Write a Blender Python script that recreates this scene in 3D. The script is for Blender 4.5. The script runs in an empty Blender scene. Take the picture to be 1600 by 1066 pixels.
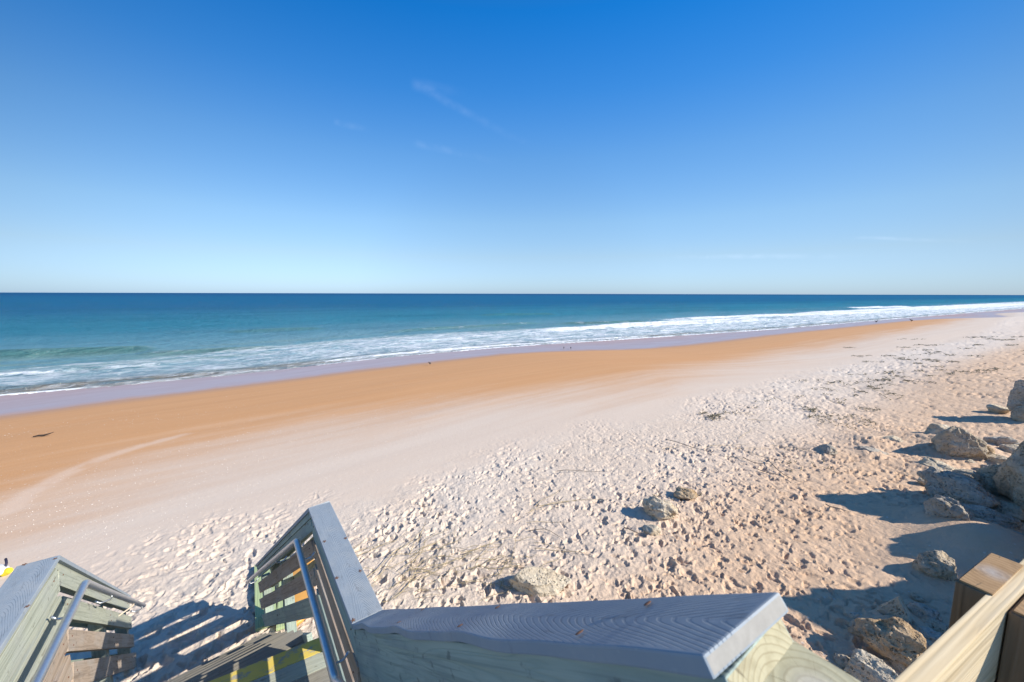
import bpy, bmesh, math, random
import numpy as np
from mathutils import Vector, Matrix
R = math.radians
C = bpy.context.scene.collection
sc = bpy.context.scene

# ------------------------------------------------------------------ camera
F, PX, PY = 608.0, 800.0, 533.0
PITCH = math.atan(74 / F)
cam = bpy.data.cameras.new('camera')
cam.sensor_width = 36
cam.lens = 36 * F / 1600
cam.clip_start = 0.02
cam.clip_end = 60000
co = bpy.data.objects.new('camera', cam); C.objects.link(co)
co.rotation_euler = (Matrix.Rotation(R(90) - PITCH, 4, 'X') @ Matrix.Rotation(R(0.143), 4, 'Z')).to_euler()
sc.camera = co
cam.dof.use_dof = True; cam.dof.focus_distance = 8.0; cam.dof.aperture_fstop = 7.1
# ------------------------------------------------------------------ light
SUN_HEAD, SUN_EL = 101.0, 31.8           # clockwise from the viewing direction (+Y)
W = bpy.data.worlds.new('World'); sc.world = W; W.use_nodes = True
nt = W.node_tree; nd = nt.nodes; lk = nt.links
bg = nd['Background']; bg.inputs['Strength'].default_value = 0.115
sky = nd.new('ShaderNodeTexSky'); sky.sky_type = 'NISHITA'; sky.sun_disc = False
sky.sun_elevation = R(SUN_EL); sky.sun_rotation = R(SUN_HEAD)
sky.altitude = 0; sky.air_density = 1.0; sky.dust_density = 0.25; sky.ozone_density = 3.0
hs = nd.new('ShaderNodeHueSaturation'); hs.inputs['Saturation'].default_value = 1.0
lk.new(sky.outputs[0], hs.inputs['Color'])
sepz = nd.new('ShaderNodeSeparateXYZ'); tcz = nd.new('ShaderNodeTexCoord'); lk.new(tcz.outputs['Generated'], sepz.inputs[0])
ramp = nd.new('ShaderNodeValToRGB'); lk.new(sepz.outputs[2], ramp.inputs[0])
azi = nd.new('ShaderNodeMapRange'); lk.new(sepz.outputs[1], azi.inputs[0])
for i_, v_ in enumerate((.55, .93, .60, 1.0)): azi.inputs[i_ + 1].default_value = v_
azb = nd.new('ShaderNodeMapRange'); azb.interpolation_type = 'SMOOTHSTEP'; lk.new(sepz.outputs[1], azb.inputs[0])
for i_, v_ in enumerate((-.2, .42, .42, 0.0)): azb.inputs[i_ + 1].default_value = v_
aza = nd.new('ShaderNodeMath'); aza.operation = 'ADD'; lk.new(azi.outputs[0], aza.inputs[0]); lk.new(azb.outputs[0], aza.inputs[1])
azi2 = nd.new('ShaderNodeMath'); azi2.operation = 'MULTIPLY'; azi2.inputs[1].default_value = 1 / .7; lk.new(aza.outputs[0], azi2.inputs[0])
ce = ramp.color_ramp
for p_, c_ in ((0, (.50, .72, 1.22)), (.09, (.72, .79, .93)), (.17, (.76, .90, 1.0)), (.31, (.56, .92, 1.16)), (.43, (.27, .87, 1.34)), (.55, (.07, .84, 1.50)), (.8, (.52, .80, 1.12))):
    e_ = ce.elements[0] if p_ == 0 else (ce.elements[len(ce.elements) - 1] if p_ == .8 else ce.elements.new(p_))
    e_.position = p_; e_.color = tuple(v * .7 for v in c_) + (1,)
grade = nd.new('ShaderNodeMix'); grade.data_type = 'RGBA'; grade.blend_type = 'MULTIPLY'; grade.inputs[0].default_value = 1
grade2 = nd.new('ShaderNodeVectorMath'); grade2.operation = 'SCALE'; lk.new(azi2.outputs[0], grade2.inputs[3])
lk.new(hs.outputs[0], grade.inputs[6]); lk.new(ramp.outputs[0], grade.inputs[7]); lk.new(grade.outputs[2], grade2.inputs[0])
# faint cirrus wisps, fixed in the sky by direction
tc = nd.new('ShaderNodeTexCoord')
def wmath(op, a, b=None, c=None):
    n = nd.new('ShaderNodeMath'); n.operation = op
    for i, v in enumerate((a, b, c)):
        if v is None: continue
        if isinstance(v, (int, float)): n.inputs[i].default_value = v
        else: lk.new(v, n.inputs[i])
    return n.outputs[0]
def wsmooth(v, a, b):
    n = nd.new('ShaderNodeMapRange'); n.interpolation_type = 'SMOOTHSTEP'
    n.inputs[1].default_value = a; n.inputs[2].default_value = b
    lk.new(v, n.inputs[0]); return n.outputs[0]
def wdot(vec):
    n = nd.new('ShaderNodeVectorMath'); n.operation = 'DOT_PRODUCT'
    lk.new(tc.outputs['Generated'], n.inputs[0]); n.inputs[1].default_value = vec
    return n.outputs['Value']
def pixray(x, y):
    y2 = y - (x - PX) * .0025; x2 = x + (y - PY) * .0025
    u = (x2 - PX) / F; v = (PY - y2) / F
    return Vector((u, math.cos(PITCH) + v * math.sin(PITCH), -math.sin(PITCH) + v * math.cos(PITCH)))
def wisp(p0, p1, w, amp, seed):
    a = pixray(*p0).normalized(); b = pixray(*p1).normalized()
    along = (b - a); L = along.length; along.normalize()
    m = ((a + b) / 2).normalized(); across = m.cross(along).normalized()
    t = wmath('DIVIDE', wmath('SUBTRACT', wdot(along), a.dot(along)), L)
    nz = nd.new('ShaderNodeTexNoise'); nz.inputs['Scale'].default_value = 9 ; nz.inputs['Detail'].default_value = 5
    mp = nd.new('ShaderNodeVectorMath'); mp.operation = 'ADD'; mp.inputs[1].default_value = (seed, 0, 0)
    lk.new(tc.outputs['Generated'], mp.inputs[0]); lk.new(mp.outputs[0], nz.inputs['Vector'])
    cr = wmath('ADD', wmath('SUBTRACT', wdot(across), a.dot(across)), wmath('MULTIPLY', wmath('SUBTRACT', nz.outputs[0], .5), w * 1.2))
    body = wmath('SUBTRACT', 1.0, wsmooth(wmath('ABSOLUTE', cr), 0, w))
    ends = wmath('MULTIPLY', wsmooth(t, -.02, .12), wmath('SUBTRACT', 1.0, wsmooth(t, .15, 1.0)))
    front = wsmooth(wdot(m), .3, .5)
    n2 = nd.new('ShaderNodeTexNoise'); n2.inputs['Scale'].default_value = 30; n2.inputs['Detail'].default_value = 6
    lk.new(mp.outputs[0], n2.inputs['Vector'])
    return wmath('MULTIPLY', wmath('MULTIPLY', wmath('MULTIPLY', body, ends), wmath('MULTIPLY', front, wsmooth(n2.outputs[0], .25, .75))), amp)
tot = wmath('ADD', wmath('ADD', wisp((648, 132), (870, 250), .013, .05, 3.1), wisp((640, 130), (740, 150), .016, .045, 5.3)), wisp((520, 190), (585, 205), .010, .07, 7.7))
tot = wmath('ADD', tot, wisp((640, 222), (800, 256), .012, .05, 1.7))
tot = wmath('ADD', tot, wisp((1330, 372), (1620, 380), .005, .12, 4.4))
tot = wmath('ADD', tot, wisp((1050, 402), (1500, 398), .008, .14, 9.4))
cmix = nd.new('ShaderNodeMix'); cmix.data_type = 'RGBA'
lk.new(tot, cmix.inputs[0]); lk.new(grade2.outputs[0], cmix.inputs[6]); cmix.inputs[7].default_value = (6.0, 7.0, 8.6, 1)
lk.new(cmix.outputs[2], bg.inputs['Color'])

sun = bpy.data.lights.new('sun', 'SUN'); sun.energy = 4.8; sun.angle = R(0.55); sun.color = (1, .93, .83)
so = bpy.data.objects.new('sun', sun); C.objects.link(so)
sdir = Vector((math.sin(R(SUN_HEAD)) * math.cos(R(SUN_EL)), math.cos(R(SUN_HEAD)) * math.cos(R(SUN_EL)), math.sin(R(SUN_EL))))
so.rotation_euler = sdir.to_track_quat('Z', 'Y').to_euler()
so.location = (20, -5, 12)
sc.view_settings.view_transform = 'Standard'; sc.view_settings.look = 'None'
sc.view_settings.exposure = 0.6; sc.view_settings.gamma = 1
sc.cycles.max_bounces = 6; sc.cycles.use_denoising = True

rng = np.random.default_rng(7)
random.seed(5)
# ------------------------------------------------------------------ numpy noise
_T = rng.random(1 << 16).astype(np.float32)
def _h2(i, j, s): return _T[((i * 73856093) ^ (j * 19349663) ^ (s * 83492791)) & 0xffff]
def _h3(i, j, k, s): return _T[((i * 73856093) ^ (j * 19349663) ^ (k * 83492791) ^ (s * 2654435)) & 0xffff]
def vn2(x, y, s=0):
    i = np.floor(x).astype(np.int64); j = np.floor(y).astype(np.int64); fx = x - i; fy = y - j
    fx = fx * fx * (3 - 2 * fx); fy = fy * fy * (3 - 2 * fy)
    a = _h2(i, j, s); b = _h2(i + 1, j, s); c = _h2(i, j + 1, s); d = _h2(i + 1, j + 1, s)
    return (a * (1 - fx) + b * fx) * (1 - fy) + (c * (1 - fx) + d * fx) * fy - .5
def fbm2(x, y, o=4, s=0):
    r = 0; a = 1.
    for k in range(o):
        r = r + a * vn2(x * (1, .8)[0] * 2 ** k + 17.3 * k, y * 2 ** k - 9.1 * k, s + k); a *= .5
    return r
def vn3(p, s=0):
    i = np.floor(p).astype(np.int64); f = p - i; f = f * f * (3 - 2 * f)
    r = 0
    for dx in (0, 1):
        for dy in (0, 1):
            for dz in (0, 1):
                w = (f[:, 0] if dx else 1 - f[:, 0]) * (f[:, 1] if dy else 1 - f[:, 1]) * (f[:, 2] if dz else 1 - f[:, 2])
                r = r + w * _h3(i[:, 0] + dx, i[:, 1] + dy, i[:, 2] + dz, s)
    return r - .5
def sstep(x, a, b):
    t = np.clip((x - a) / (b - a), 0, 1); return t * t * (3 - 2 * t)

# ------------------------------------------------------------------ shore geometry (plan, metres)
def onz(x, y, z):
    r = pixray(x, y); return (r.x * z / r.z, r.y * z / r.z)
ZF = -5.2
filmL = [(0,651),(100,637),(200,624),(400,600),(560,579),(700,563),(800,552),(900,548),(1000,546),(1100,537),(1200,524),(1300,514),(1440,499),(1560,496.5),(1580,495),(1553,491),(1570,489),(1640,487)]
foamL = [(0,617),(200,600),(400,581),(600,558),(800,541),(1000,528),(1200,515),(1400,498),(1500,490),(1600,482)]
def ext(P, k=4000):
    P = [np.array(p, float) for p in P]
    a = P[0] + (P[0] - P[2]) / np.linalg.norm(P[0] - P[2]) * k
    b = P[-1] + np.array([.80, .60]) * k
    return np.array([a] + P + [b])
def smooth_poly(P, it=2):
    P = list(P)
    for _ in range(it):
        Q = [P[0]]
        for a, b in zip(P[:-1], P[1:]): Q += [a * .75 + b * .25, a * .25 + b * .75]
        P = Q + [P[-1]]
    return np.array(P)
film = smooth_poly(ext([onz(*q, ZF) for q in filmL]), 1)
foam = smooth_poly(ext([onz(*q, ZF) for q in foamL]), 1)
def sdist(P, x, y):
    """signed distance to polyline, positive on the right-hand (landward) side; also running length"""
    best = np.full(x.shape, 1e18); sg = np.zeros(x.shape); tt = np.zeros(x.shape); acc = 0.
    for a, b in zip(P[:-1], P[1:]):
        d = b - a; L2 = d @ d; L = math.sqrt(L2)
        t = np.clip(((x - a[0]) * d[0] + (y - a[1]) * d[1]) / L2, 0, 1)
        ex = x - a[0] - t * d[0]; ey = y - a[1] - t * d[1]
        q = ex * ex + ey * ey; m = q < best
        best = np.where(m, q, best); sg = np.where(m, np.sign(ex * d[1] - ey * d[0]), sg)
        tt = np.where(m, acc + t * L, tt); acc += L
    return np.sqrt(best) * sg, tt
SH = np.array([math.sin(R(59.5)), math.cos(R(59.5))]); SQ = np.array([-SH[1], SH[0]])
_fp = np.array([onz(*q, ZF) for q in foamL]); _fx = _fp @ SH; _fy = _fp @ SQ
_gx = np.linspace(-120, 420, 541); _gy = np.interp(_gx, np.r_[-120, _fx, 420], np.r_[_fy[0] - (_fy[1] - _fy[0]) / (_fx[1] - _fx[0]) * (_fx[0] + 120) * .4, _fy, _fy[-1]])
_k = np.exp(-np.linspace(-2, 2, 13) ** 2); _gy = np.convolve(np.pad(_gy, 6, mode='edge'), _k / _k.sum(), 'valid')
def shore_qr(x, y):
    rn = x * SH[0] + y * SH[1]; return (x * SQ[0] + y * SQ[1] - np.interp(rn, _gx, _gy)) * .99, rn
def base_h(x, y):
    s, _ = sdist(film, x, y); q, _ = shore_qr(x, y)
    t = np.clip(s / 19., 0, 1)
    up = 1.25 * (1 - (1 - t) ** 1.7)
    z = np.where(s > 0, ZF + up, ZF - .008 * np.minimum(-s, 10))
    z = np.where(q > 0, np.minimum(z, -5.30 - q * .06), z)
    z = np.maximum(z, -9)
    # slight rise towards the boulders on the landward side
    z = z + .5 * sstep((x * .978 - y * .35), 7.5, 16) * sstep(s, 15, 25)
    return z
def at(px, py, dz=0.0):
    """point where the sight line of this spot meets the beach (used to survey the site, once)"""
    r = pixray(px, py); t0 = 3.0 / -r.z
    ts = t0 * np.exp(np.linspace(0, 1.2, 240))
    h = base_h(r.x * ts, r.y * ts) - ts * r.z
    k = int(np.argmax(h > 0)); k = max(k, 1)
    f = h[k - 1] / (h[k - 1] - h[k]); t = ts[k - 1] + (ts[k] - ts[k - 1]) * f
    return Vector((r.x * t, r.y * t, r.z * t + dz))
def line_px(pts): return smooth_poly(ext([tuple(at(*q)[:2]) for q in pts], 3000), 2)
LP = line_px([(0,800),(150,745),(300,705),(450,672),(600,650),(750,630),(900,612),(1050,585),(1200,560),(1350,527),(1500,503)])   # damp to dry sand
LT = line_px([(0,945),(180,885),(330,835),(550,780),(700,730),(850,685),(1000,655),(1130,615),(1250,580),(1400,547),(1560,520)])   # trampled sand starts
LO = line_px([(900,900),(1000,800),(1080,720),(1180,665),(1300,615),(1420,575),(1600,530)])  # orange dry sand starts
streak = np.array([tuple(at(*q)[:2]) for q in [(10,800),(50,768),(100,742),(160,716),(220,697),(285,680)]])

# ------------------------------------------------------------------ shader helpers
class NT:
    def __init__(s, name):
        s.m = bpy.data.materials.new(name); s.m.use_nodes = True
        s.t = s.m.node_tree; s.n = s.t.nodes; s.l = s.t.links; s.b = s.n['Principled BSDF']
    def put(s, sock, v):
        if isinstance(v, bpy.types.NodeSocket): s.l.new(v, sock)
        elif v is not None:
            if isinstance(v, tuple) and len(v) == 3 and sock.type == 'RGBA': v = v + (1,)
            sock.default_value = v
    def math(s, op, a, b=None, c=None, clamp=False):
        n = s.n.new('ShaderNodeMath'); n.operation = op; n.use_clamp = clamp
        for i, v in enumerate((a, b, c)): s.put(n.inputs[i], v)
        return n.outputs[0]
    def vm(s, op, a, b=None):
        n = s.n.new('ShaderNodeVectorMath'); n.operation = op; s.put(n.inputs[0], a); s.put(n.inputs[1], b); return n.outputs[0]
    def attr(s, name):
        n = s.n.new('ShaderNodeAttribute'); n.attribute_name = name; return n.outputs['Fac']
    def coord(s, k='Object'): return s.n.new('ShaderNodeTexCoord').outputs[k]
    def scale(s, v, sc_): return s.vm('MULTIPLY', v, sc_)
    def noise(s, v, scale, detail=4, rough=.55, dist=0):
        n = s.n.new('ShaderNodeTexNoise'); s.put(n.inputs['Vector'], v)
        n.inputs['Scale'].default_value = scale; n.inputs['Detail'].default_value = detail
        n.inputs['Roughness'].default_value = rough; n.inputs['Distortion'].default_value = dist
        return n.outputs[0]
    def voro(s, v, scale, feat='F1', rnd=1):
        n = s.n.new('ShaderNodeTexVoronoi'); n.feature = feat; s.put(n.inputs['Vector'], v)
        n.inputs['Scale'].default_value = scale; n.inputs['Randomness'].default_value = rnd
        return n.outputs['Distance']
    def mr(s, v, a, b, c=0., d=1., smooth=True):
        n = s.n.new('ShaderNodeMapRange'); n.interpolation_type = 'SMOOTHSTEP' if smooth else 'LINEAR'
        s.put(n.inputs[0], v)
        for i, q in enumerate((a, b, c, d)): n.inputs[i + 1].default_value = q
        return n.outputs[0]
    def mix(s, f, a, b):
        n = s.n.new('ShaderNodeMix'); n.data_type = 'RGBA'; s.put(n.inputs[0], f); s.put(n.inputs[6], a); s.put(n.inputs[7], b); return n.outputs[2]
    def comb(s, x, y, z):
        n = s.n.new('ShaderNodeCombineXYZ')
        for i, v in enumerate((x, y, z)): s.put(n.inputs[i], v)
        return n.outputs[0]
    def sep(s, v):
        n = s.n.new('ShaderNodeSeparateXYZ'); s.put(n.inputs[0], v); return n.outputs
    def bump(s, h, strength, dist, normal=None):
        n = s.n.new('ShaderNodeBump'); s.put(n.inputs['Height'], h); s.put(n.inputs['Strength'], strength)
        n.inputs['Distance'].default_value = dist
        if normal is not None: s.l.new(normal, n.inputs['Normal'])
        return n.outputs[0]
    def out(s, col=None, rough=None, normal=None, **k):
        s.put(s.b.inputs['Base Color'], col); s.put(s.b.inputs['Roughness'], rough)
        if normal is not None: s.l.new(normal, s.b.inputs['Normal'])
        for a, v in k.items(): s.put(s.b.inputs[a.replace('_', ' ')], v)
        return s.m

# sand
S = NT('beach sand')
pos = S.coord('Object')
sf, pale, pr, org, stk = S.attr('film'), S.attr('pale'), S.attr('prints'), S.attr('orange'), S.attr('streak')
along = S.comb(S.math('MULTIPLY', S.attr('run'), .05), S.math('MULTIPLY', sf, .9), 0.)
n_big = S.noise(pos, .35, 4); n_mid = S.noise(pos, 2.2, 5); n_fine = S.noise(pos, 38, 3); n_str = S.noise(along, 1.6, 6, .62)
def wob(v, n, a): return S.math('ADD', v, S.math('MULTIPLY', S.math('SUBTRACT', n, .5), a))
n_lo = S.noise(S.comb(S.math('MULTIPLY', S.attr('run'), .11), S.math('MULTIPLY', sf, .35), 0.), 1.0, 6, .6)
pm = S.mr(wob(wob(wob(pale, n_str, 3.2), n_lo, 5.0), n_mid, 1.0), -3.4, 3.4)
orange = S.mix(n_str, (.50, .248, .098), (.61, .33, .15))
orange = S.mix(S.mr(sf, -.3, 2.6), (.43, .255, .165), orange)
palec = S.mix(n_str, (.56, .44, .34), (.64, .535, .43))
loose = S.mix(n_mid, (.56, .43, .315), (.655, .54, .425))
loose = S.mix(S.mr(n_big, .38, .66), loose, (.64, .54, .435))
om = S.mr(wob(wob(org, n_big, 6.5), n_mid, 2.5), -2.4, 1.6, 0, .92)
loose = S.mix(S.math('MULTIPLY', S.mr(S.math('ABSOLUTE', S.math('SUBTRACT', wob(pr, n_mid, 2.0), 2.2)), 1.2, 3.4, 1, 0), S.mr(S.attr('run'), 8, 40, .12, .42)), loose, (.70, .63, .555))
om = S.math('MULTIPLY', om, S.mr(pr, 2.2, 5.5, .15, 1))
loose = S.mix(om, loose, S.mix(n_mid, (.555, .36, .215), (.635, .455, .31)))
col = S.mix(pm, orange, palec)
col = S.mix(S.mr(S.math('MULTIPLY', stk, S.mr(n_mid, .1, .6)), 0, 1, 0, .6), col, (.66, .49, .36))
tm = S.mr(wob(pr, n_mid, 2.0), -.6, 1.2)
col = S.mix(tm, col, loose)
# pebbly shell grit
vo = S.n.new('ShaderNodeTexVoronoi'); vo.inputs['Scale'].default_value = 9; S.l.new(pos, vo.inputs['Vector'])
dots = S.math('MULTIPLY', S.mr(vo.outputs['Distance'], .10, .16, 1, 0), S.math('GREATER_THAN', S.sep(vo.outputs['Color'])[0], .8))
dots = S.math('MULTIPLY', dots, S.mr(sf, 2.5, 7))
col = S.mix(S.math('MULTIPLY', dots, .45), col, (.76, .70, .62))
col = S.mix(S.mr(n_fine, .3, .7, 0, .22), col, S.mix(.5, col, (.42, .30, .2)))
n_ed = S.noise(S.comb(S.math('MULTIPLY', S.attr('run'), .35), 0., 0.), 1.0, 4)
wet = S.mr(S.math('ADD', sf, S.math('MULTIPLY', S.math('SUBTRACT', n_ed, .5), 1.6)), -.8, .5, 1, 0)
n_w = S.noise(S.comb(S.math('MULTIPLY', S.attr('run'), .12), S.math('MULTIPLY', sf, .5), 0.), 2.0, 4)
filmc = S.mix(S.mr(S.math('ADD', sf, S.math('MULTIPLY', n_w, 2.0)), -7.5, -.6), (.43, .245, .18), (.37, .29, .285))
col = S.mix(wet, col, filmc)
rough = S.mix(wet, (.9, .9, .9), S.mix(S.mr(n_w, .4, .65), (.26, .26, .26), (.42, .42, .42)))
rough = S.mix(S.mr(sf, .1, 3.0, .35, 0), rough, (.45, .45, .45))
spec = S.mr(wet, 0, 1, .25, .5)
# sub-grid dimples for the trampled sand, fine grain everywhere
d1 = S.voro(S.scale(pos, (1, 1, .0)), 4.3, 'SMOOTH_F1'); d2 = S.voro(S.scale(pos, (1, 1, .0)), 10.5, 'SMOOTH_F1')
dim = S.math('ADD', S.mr(d1, 0, .45), S.math('MULTIPLY', S.mr(d2, 0, .4), .45))
h = S.math('MULTIPLY', S.math('ADD', dim, S.math('MULTIPLY', S.noise(pos, 14, 4), .8)), tm)
bn = S.bump(h, S.math('ADD', .02, S.math('MULTIPLY', tm, .38)), .04)
drym = S.math('SUBTRACT', 1.0, wet)
bn = S.bump(S.noise(pos, 9, 6, .7), S.math('MULTIPLY', drym, .35), .02, bn)
bn = S.bump(S.noise(pos, 24, 5, .75), S.math('MULTIPLY', tm, .75), .022, bn)
bn = S.bump(n_fine, S.math('MULTIPLY', drym, .25), .006, bn)
M_sand = S.out(col, rough, bn); S.l.new(spec, S.b.inputs['Specular IOR Level'])

# sea
S = NT('sea water')
pos = S.coord('Object'); q = S.attr('off'); run = S.attr('run'); fd = S.attr('foam'); gw = S.attr('green')
st = S.comb(S.math('MULTIPLY', run, .35), q, 0.)
nl = S.noise(S.comb(S.math('MULTIPLY', run, .012), S.math('MULTIPLY', q, .05), 0.), 1.0, 5, .6)
c = S.mix(S.mr(q, 4, 50), (.15, .33, .385), (.022, .195, .285))
c = S.mix(S.mr(S.math('ADD', q, S.math('MULTIPLY', nl, 60)), 60, 180), c, (.008, .115, .235))
c = S.mix(S.mr(q, 180, 1500), c, (.008, .074, .185))
c = S.mix(S.mr(nl, .46, .68, 0, .45), c, (.006, .125, .20))
c = S.mix(S.math('MULTIPLY', S.mr(q, 0, 9, 1, 0), .55), c, (.21, .25, .25))
c = S.mix(S.math('MULTIPLY', S.mr(q, .8, 3.4, 1, 0), S.mr(S.noise(st, .9, 5), .35, .55, .2, 1.)), c, (.22, .17, .10))
sh = S.math('MULTIPLY', S.mr(q, 4, 8), S.mr(q, 12, 24, 1, 0)); c = S.mix(S.math('MULTIPLY', sh, S.mr(S.noise(S.comb(S.math('MULTIPLY', run, .05), S.math('MULTIPLY', q, .35), 3.), 1.0, 4), .42, .66, 0, .6)), c, (.23, .36, .29))
c = S.mix(S.math('MULTIPLY', gw, .9), c, (.045, .150, .115))
# lacy foam
wq = S.vm('ADD', st, S.scale(S.comb(S.noise(st, .5, 3), S.noise(S.vm('ADD', st, (31., 7., 0.)), .5, 3), 0.), (2.6, 2.6, 0.)))
v1 = S.voro(wq, .95, 'DISTANCE_TO_EDGE'); v2 = S.voro(wq, 2.6, 'DISTANCE_TO_EDGE')
fn = S.noise(S.comb(S.math('MULTIPLY', run, .36), S.math('MULTIPLY', q, .9), 0.), .9, 8, .72)
lace = S.math('MAXIMUM', S.mr(v1, 0, .16, 1, 0), S.math('MULTIPLY', S.mr(v2, 0, .14, 1, 0), .8))
solid = S.mr(S.math('ADD', fd, S.math('MULTIPLY', S.math('SUBTRACT', fn, .5), 2.1)), .62, .86)
thin = S.mr(S.math('ADD', fd, S.math('MULTIPLY', S.math('SUBTRACT', fn, .5), 1.5)), .28, .66)
fo = S.math('MAXIMUM', solid, S.math('MULTIPLY', thin, S.math('MULTIPLY', lace, .75)), clamp=True)
c2 = S.mix(S.math('MULTIPLY', thin, .45), c, (.36, .48, .54))
c2 = S.mix(fo, c2, (.82, .84, .84))
wv = S.comb(S.math('MULTIPLY', run, .45), q, 0.)
hh = S.math('ADD', S.noise(wv, .32, 5, .6), S.math('MULTIPLY', S.noise(wv, 1.9, 5, .6), .35))
b1 = S.bump(hh, 1.0, 1.8)
b1 = S.bump(S.noise(wv, 5, 6, .7), 1.0, .16, b1)
b1 = S.bump(fo, .5, .05, b1)
M_sea = S.out(c2, .9, b1, Specular_IOR_Level=0.)
gl = S.n.new('ShaderNodeBsdfGlossy'); gl.inputs['Roughness'].default_value = .18; S.l.new(b1, gl.inputs['Normal'])
ms = S.n.new('ShaderNodeMixShader'); S.l.new(S.math('MULTIPLY', S.math('SUBTRACT', 1.0, fo, clamp=True), S.mr(q, 3, 60, .17, .085)), ms.inputs[0])
S.l.new(S.b.outputs[0], ms.inputs[1]); S.l.new(gl.outputs[0], ms.inputs[2]); S.l.new(ms.outputs[0], S.n['Material Output'].inputs[0])

def wood(name, a, b, grey=.0, gcol=(.3, .28, .25), knots=True, dark=None, rough=.75, stain=None):
    S = NT(name); p = S.coord('Object'); oi = S.n.new('ShaderNodeObjectInfo').outputs['Random']
    p = S.vm('ADD', p, S.comb(S.math('MULTIPLY', oi, 37.), S.math('MULTIPLY', oi, 11.), S.math('MULTIPLY', oi, 5.)))
    sp = S.scale(p, (.9, 14, 14))
    ring = S.noise(sp, 1.0, 3, .5, .6)
    band = S.math('ABSOLUTE', S.math('SINE', S.math('MULTIPLY', ring, 34.)))
    fib = S.noise(S.scale(p, (5, 160, 160)), 1.0, 3)
    col = S.mix(S.mr(band, .0, .9), S.mix(.55, a, b), b)
    col = S.mix(S.mr(fib, .3, .7, 0, .35), col, a)
    ln = S.noise(S.scale(p, (1.2, 60, 60)), 1.0, 2); col = S.mix(S.mr(ln, .52, .62, 0, .4), col, tuple(v * .6 for v in a))
    blot = S.noise(S.scale(p, (2, 5, 5)), 1.6, 4)
    col = S.mix(S.mr(blot, .42, .68, 0, grey), col, gcol)
    if knots:
        v = S.n.new('ShaderNodeTexVoronoi'); S.l.new(S.scale(p, (2.6, 11, 11)), v.inputs['Vector']); v.inputs['Scale'].default_value = 1
        kn = S.math('MULTIPLY', S.mr(v.outputs['Distance'], .06, .16, 1, 0), S.math('GREATER_THAN', S.sep(v.outputs['Color'])[1], .72))
        col = S.mix(S.math('MULTIPLY', kn, .7), col, (.10, .065, .04))
    if stain is not None:
        dn = S.noise(S.scale(p, (14, 20, 20)), 1.3, 5)
        col = S.mix(S.mr(dn, .60, .72, 0, .6), col, stain)
    bn = S.bump(S.math('ADD', band, S.math('MULTIPLY', fib, .8)), .35, .0018)
    return S.out(col, rough, bn, Specular_IOR_Level=.25)
M_green = wood('pale green treated wood', (.29, .31, .235), (.42, .43, .34), .55, (.35, .36, .32), stain=(.13, .12, .09))
M_teal = wood('blue green treated wood', (.25, .32, .27), (.37, .43, .36), .6, (.22, .26, .25), stain=(.10, .11, .10))
M_brown = wood('weathered brown wood', (.25, .185, .13), (.42, .33, .25), .6, (.40, .36, .31), stain=(.12, .09, .07))
M_pine = wood('fresh pine', (.52, .38, .20), (.68, .55, .35), .25, (.55, .50, .42), stain=None)
M_deck = wood('grey green decking', (.195, .175, .135), (.29, .265, .21), .6, (.23, .22, .195), stain=(.12, .10, .08))
M_post = wood('brown post wood', (.11, .072, .042), (.20, .135, .08), .4, (.18, .14, .10))

def composite():
    S = NT('grey composite board'); p = S.coord('Object'); x, y, z = S.sep(p)
    oi = S.n.new('ShaderNodeObjectInfo').outputs['Random']
    nz = S.noise(S.scale(p, (2.2, 9, 1)), 1.0, 3)
    # nested cathedral arches of the embossed grain
    cyc = S.math('FRACT', S.math('ADD', S.math('MULTIPLY', x, .8), oi))
    v = S.math('ADD', S.math('MULTIPLY', x, 260.), S.math('MULTIPLY', S.math('POWER', S.math('ABSOLUTE', S.math('ADD', y, S.math('MULTIPLY', S.math('SINE', S.math('MULTIPLY', x, 3.1)), .010))), 1.35), 1900.))
    v = S.math('ADD', v, S.math('MULTIPLY', nz, 30.))
    g = S.math('SINE', v)
    irr = S.mr(S.noise(S.scale(p, (5, 30, 1)), 1.0, 4), .36, .60, .3, 1.)
    line = S.math('MULTIPLY', S.math('MULTIPLY', S.mr(g, .35, .95), irr), S.math('MULTIPLY', S.math('LESS_THAN', S.math('ABSOLUTE', y), .0645), S.math('GREATER_THAN', x, .003)))
    col = S.mix(line, (.265, .305, .335), (.195, .23, .26))
    bl = S.noise(p, 7, 7, .65); col = S.mix(S.mr(bl, .42, .68, 0, .45), col, (.37, .38, .37))
    dk = S.noise(S.scale(p, (3, 16, 1)), 2.3, 6, .7); col = S.mix(S.mr(dk, .56, .68, 0, .45), col, (.12, .12, .115))
    col = S.mix(S.mr(S.noise(p, 60, 3), .62, .75, 0, .25), col, (.5, .5, .5))
    bn = S.bump(S.math('SUBTRACT', 1.0, line), .6, .0012)
    return S.out(col, .62, bn, Specular_IOR_Level=.35)
M_comp = composite()
S = NT('composite board cut end'); M_compend = S.out(S.mix(S.noise(S.coord(), 90, 4), (.25, .235, .205), (.40, .375, .33)), .85)
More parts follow.
